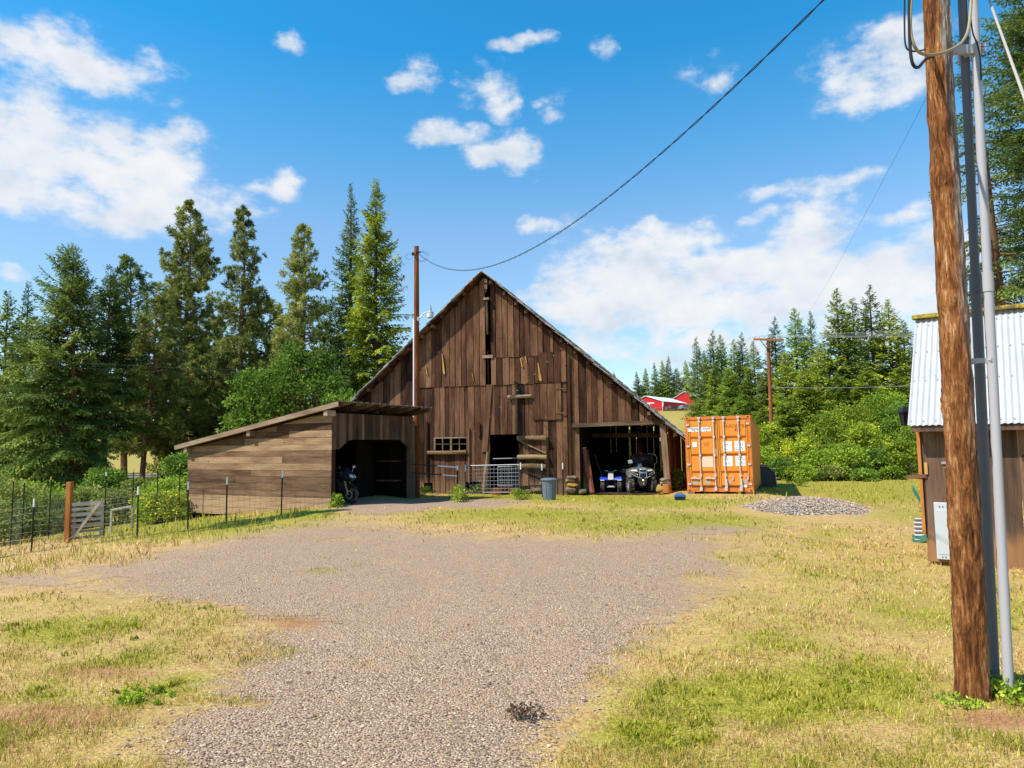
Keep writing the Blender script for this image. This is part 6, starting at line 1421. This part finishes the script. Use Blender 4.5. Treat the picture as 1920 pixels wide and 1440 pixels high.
def broad_at(px, py_top, Y, rx, label, mat, seed, nl=9000, leaf=.13, name='shrub', cat='shrub', group=None, ry=None, zoff=0, **kw):
    p = ground_at(px, Y); p[2] += zoff; H = max(.35, top_z(px, py_top, Y)-p[2]); t = thing(name, label, cat, p, 0, group)
    broad(t, seed, H, rx, ry or rx, nl, leaf, mat, **kw); return t
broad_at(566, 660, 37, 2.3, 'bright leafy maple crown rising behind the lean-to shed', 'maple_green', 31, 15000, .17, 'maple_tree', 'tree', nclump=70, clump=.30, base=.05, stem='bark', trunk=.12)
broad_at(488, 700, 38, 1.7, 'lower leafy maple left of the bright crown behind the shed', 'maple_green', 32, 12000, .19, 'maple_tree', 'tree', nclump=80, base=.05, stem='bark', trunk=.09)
broad_at(650, 742, 36, 1.8, 'leafy sapling between the shed roof and the barn eave', 'maple_green', 33, 9000, .18, 'maple_tree', 'tree', nclump=60, base=.05, stem='bark', trunk=.08)
# the pine standing just left of the view, whose crown shades the grass before the shed
t = thing('pine_tree', 'tall high crowned pine standing just beyond the left edge of the view', 'tree', (-14.9, 15.2, gz(-14.9, 15.2)), 0, GL); pine(t, 19, 13.6, 1.5, base=.78, nb=36, prof=.4, tl=.26, tw=.05)
# shrubs along the left fence
GS = 'shrubs along the left fence'
LS = [(30, 948, 23.5, 1.2, 'broad grey green shrub at the left edge behind the first post', 'weed_green'), (92, 938, 25, 1.0, 'rough shrub behind the orange gate post', 'weed_green'),
      (4, 915, 29, 1.5, 'tall shrub at the frame edge below the road', 'weed_green'), (58, 912, 31, 1.2, 'leafy bank shrub under the road edge', 'bush_green'), (160, 922, 27, .8, 'shrub at the foot of the broad fir', 'weed_green'),
      (203, 882, 32, .95, 'round dark green shrub above the wooden gate', 'maple_green'), (224, 925, 26, .8, 'grey green shrub behind the low timber frame', 'weed_green'), (268, 905, 31, .9, 'pale shrub right of the round dark one', 'weed_green'),
      (303, 928, 23.6, .8, 'yellow flowered shrub beside the plank shed wall', 'bush_yellow'), (336, 902, 30, 1.1, 'green shrub at the left corner of the shed', 'bush_green'), (338, 858, 34, 1.0, 'leafy green bush against the shed roof end', 'maple_green'),
      (-45, 950, 21, 1.2, 'shrub beyond the left frame edge', 'weed_green')]
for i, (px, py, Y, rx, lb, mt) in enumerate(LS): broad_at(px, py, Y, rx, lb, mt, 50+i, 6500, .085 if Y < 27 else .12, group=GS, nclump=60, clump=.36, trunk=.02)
# bushes right of the container
GB = 'bushes right of the container'
RB = [(1492, 826, 43, 1.25, 'yellow green bush beside the distant pole foot', 'bush_yellow'), (1545, 783, 45, 1.7, 'tall yellow flowering bush in the middle', 'bush_yellow'), (1592, 766, 47, 1.6, 'highest yellow flowering bush of the group', 'bush_yellow'),
      (1632, 796, 42, 1.25, 'yellow tipped bush right of the highest yellow one', 'bush_yellow'), (1660, 742, 49, 2.0, 'tall green bush left of the metal roof edge', 'bush_green'), (1706, 757, 45, 1.6, 'green bush behind the wall lantern', 'maple_green'), (1745, 780, 42, 1.8, 'green bush hidden behind the outbuilding', 'bush_green'),
      (1530, 852, 40.2, 1.05, 'mid height bush in front of the yellow bushes', 'bush_green'), (1580, 838, 39.3, 1.3, 'rounded bright green bush at the lawn edge', 'bush_green'), (1640, 848, 40.5, 1.2, 'dense bush with dark gaps at the lawn edge', 'maple_green'), (1692, 832, 39.8, 1.1, 'low bush beside the outbuilding roof corner', 'bush_yellow'),
      (1465, 866, 40, .95, 'small bush right behind the tarp shelter', 'maple_green'), (1437, 800, 47, 1.3, 'pale flowering bush between container and pole', 'bush_yellow'), (1424, 842, 44, 1.1, 'green bush just behind the container corner', 'bush_green'),
      (1616, 884, 37.4, .65, 'small low bush in front of the hedge of bushes', 'maple_green'), (1500, 876, 38.6, .8, 'low spreading bush left on the lawn edge', 'bush_green'), (1556, 878, 38.2, .75, 'low pale bush in the middle of the lawn edge', 'weed_green'), (1668, 880, 38.4, .7, 'low round bush right on the lawn edge', 'bush_green')]
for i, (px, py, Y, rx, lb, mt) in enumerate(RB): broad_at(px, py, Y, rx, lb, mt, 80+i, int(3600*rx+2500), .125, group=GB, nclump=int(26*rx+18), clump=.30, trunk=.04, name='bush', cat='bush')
# forest on the right hillside: a few grown trees, then copies turned and scaled
protos = []
for i, (mt, pf, dr, pm) in enumerate((('fir_green', .75, .3, 9), ('fir_olive', .8, .34, 8.5), ('fir_dark', .85, .3, 8), ('fir_green', .62, .26, 9.5), ('fir_olive', .68, .3, 9))):
    t = thing('fir_tree', 'x', 'tree'); fir(t, 200+i, 15.0, 3.1, base=.02, per_m=pm*1.4, card=.30, cw=.10, mat=mt, prof=pf, droop=dr, rag=.42); protos.append([t, False])
GF = 'firs of the right hillside forest'
def forest(k, px, py, Y, wd, label):
    p = ground_at(px, Y); H = top_z(px, py, Y)-p[2]; pr = protos[k]
    if pr[1]: t = copy_tree(pr[0])
    else: t = pr[0]; pr[1] = True
    t.location = p; t.rotation_euler = (0, 0, random.uniform(0, 6.28)); s = H/15.0; t.scale = (wd, wd, s); tag(t, label, 'tree', GF)
FT = [(2, 1154, 697, 250, .95, 'tiny lone fir above the barn roof slope'), (2, 1168, 716, 255, .9, 'tiny fir just right of the lone one'), (2, 1197, 697, 262, 1.3, 'distant fir left above the red barn'), (0, 1214, 690, 262, 1.2, 'distant fir directly above the red barn gable'),
      (2, 1231, 680, 262, 1.3, 'distant fir with open crown above the red barn roof'), (0, 1246, 676, 262, 1.4, 'distant fir right of the open crowned one'), (2, 1258, 668, 262, 1.4, 'pointed distant fir above the smaller red barn'), (3, 1240, 715, 262, 1.7, 'round pale tree above the red barn roof'), (3, 1205, 722, 262, 1.5, 'pale green tree behind the red barn gable'),
      (4, 1272, 690, 262, 1.7, 'light green fir behind the smaller red barn'), (0, 1290, 676, 262, 1.5, 'fir left of the first dark spire'), (2, 1312, 632, 128, 1.1, 'first dark spire left in the forest line'), (0, 1326, 658, 105, .9, 'green fir covering the red barn end'),
      (2, 1343, 620, 100, 1.05, 'dark pointed fir above the container left half'), (0, 1358, 628, 102, 1.0, 'fir sharing a crown with the dark pointed one'), (0, 1345, 680, 92, .9, 'lower fir above the container top left'), (3, 1372, 690, 88, 1.05, 'lower bright fir above the container middle'),
      (0, 1383, 637, 96, 1.0, 'green fir above the container right half'), (2, 1398, 624, 94, .95, 'thin spire above the container right edge'), (1, 1420, 640, 88, 1.05, 'olive fir just left of the crossarm'), (0, 1408, 700, 78, 1.0, 'lower fir left of the distant pole'),
      (1, 1442, 690, 66, .95, 'olive fir behind the distant pole shaft'), (2, 1462, 596, 80, 1.05, 'dark fir spire right of the crossarm'), (1, 1478, 660, 64, .95, 'olive fir right of the distant pole'), (0, 1501, 578, 74, 1.15, 'tall fir with pointed tip in the middle of the right forest'),
      (2, 1531, 585, 78, .9, 'slim dark fir right of the tall pointed one'), (4, 1512, 690, 60, .95, 'lower olive fir above the yellow bushes'), (4, 1546, 645, 62, 1.0, 'bright olive fir left of the big pair'),
      (1, 1583, 542, 60, 1.15, 'big fir with flat broken tip, left of the big pair'), (0, 1612, 560, 62, 1.1, 'fir filling the saddle between the big pair'), (2, 1646, 536, 58, 1.15, 'highest dark fir of the right forest'), (1, 1680, 563, 57, 1.2, 'big sloping fir nearest the metal roof'),
      (2, 1706, 600, 60, 1.1, 'dark fir half hidden by the metal roof'), (0, 1575, 700, 54, .95, 'lower fir behind the highest yellow bush'), (4, 1630, 690, 53, .95, 'lower fir under the big pair'), (1, 1690, 690, 52, .95, 'lower olive fir beside the metal roof'),
      (2, 1740, 620, 56, 1.1, 'dark fir hidden behind the foreground pole'), (0, 1432, 765, 60, .85, 'small fir beside the distant pole foot'), (3, 1480, 745, 56, .85, 'small dark fir left above the yellow bushes'), (0, 1390, 745, 74, .9, 'small fir above the container right corner'), (0, 1358, 745, 84, .8, 'small fir above the container middle top')]
for a in FT: forest(*a)
# big conifers behind the outbuilding
tree(fir, 1822, 60, 23, 'sparse conifer with bare leaning brown trunk behind the outbuilding', 2.1, 301, px_base=1905, per_m=6.5, mat='fir_dark', prof=.35, base=.34, card=.12, cw=.036, droop=.4, open_=.25, rag=.55, bark='bark_red')
tree(fir, 2010, -160, 25, 'dense tall fir at the upper right edge behind the outbuilding', 3.7, 302, per_m=10.5, mat='fir_dark', prof=.55, base=.02, card=.15, cw=.05, droop=.36, rag=.45)
# weeds at the feet of things
def weed(px, py, h, r, label, seed, mat='weed_green', nl=260, leaf=.07, name='weed', cat='weed'):
    p = gpt(px, py); t = thing(name, label, cat, p); broad(t, seed, h, r, r, nl, leaf, mat, nclump=16, clump=.5, trunk=.006); return t
weed(630, 951, .36, .2, 'leafy green weed at the corner of the plank shed wall', 401, 'bush_green', 380, .07)
weed(862, 941, .42, .35, 'leafy weed clump at the foot of the first corral post', 402, 'bush_green', 700, .065)
weed(976, 937, .34, .3, 'weed tuft at the hinge post of the cattle gate', 403, 'bush_green', 600, .06)
weed(1003, 912, .75, .3, 'tall weed against the lower door leaf', 404, 'bush_green', 700, .06)
weed(1236, 914, .75, .22, 'tall green weed beside the right bay post', 405, 'bush_green', 500, .075)
weed(1272, 919, .75, .28, 'dark dry weed clump between barn and container', 406, 'fir_dark', 900, .07)
weed(270, 1312, .045, .22, 'clover patch on the reddish soil at the left front', 409, 'bush_green', 900, .022)
weed(1874, 1304, .12, .16, 'green weeds around the conduit foot', 411, 'bush_green', 500, .045)
weed(1800, 1322, .06, .12, 'low grass tuft at the foot of the big pole', 416, 'bush_green', 420, .022)
weed(905, 925, .3, .5, 'low weeds under the cattle gate', 412, 'weed_green', 500, .08)
weed(800, 930, .3, .4, 'low weeds by the lamp pole foot', 413, 'bush_green', 600, .06)
weed(1500, 912, .4, .5, 'low green weeds at the tarp shelter', 414, 'bush_green', 700, .07)
weed(985, 1352, .09, .12, 'small rusty brown dead weed on the gravel edge', 415, 'bark', 160, .03)
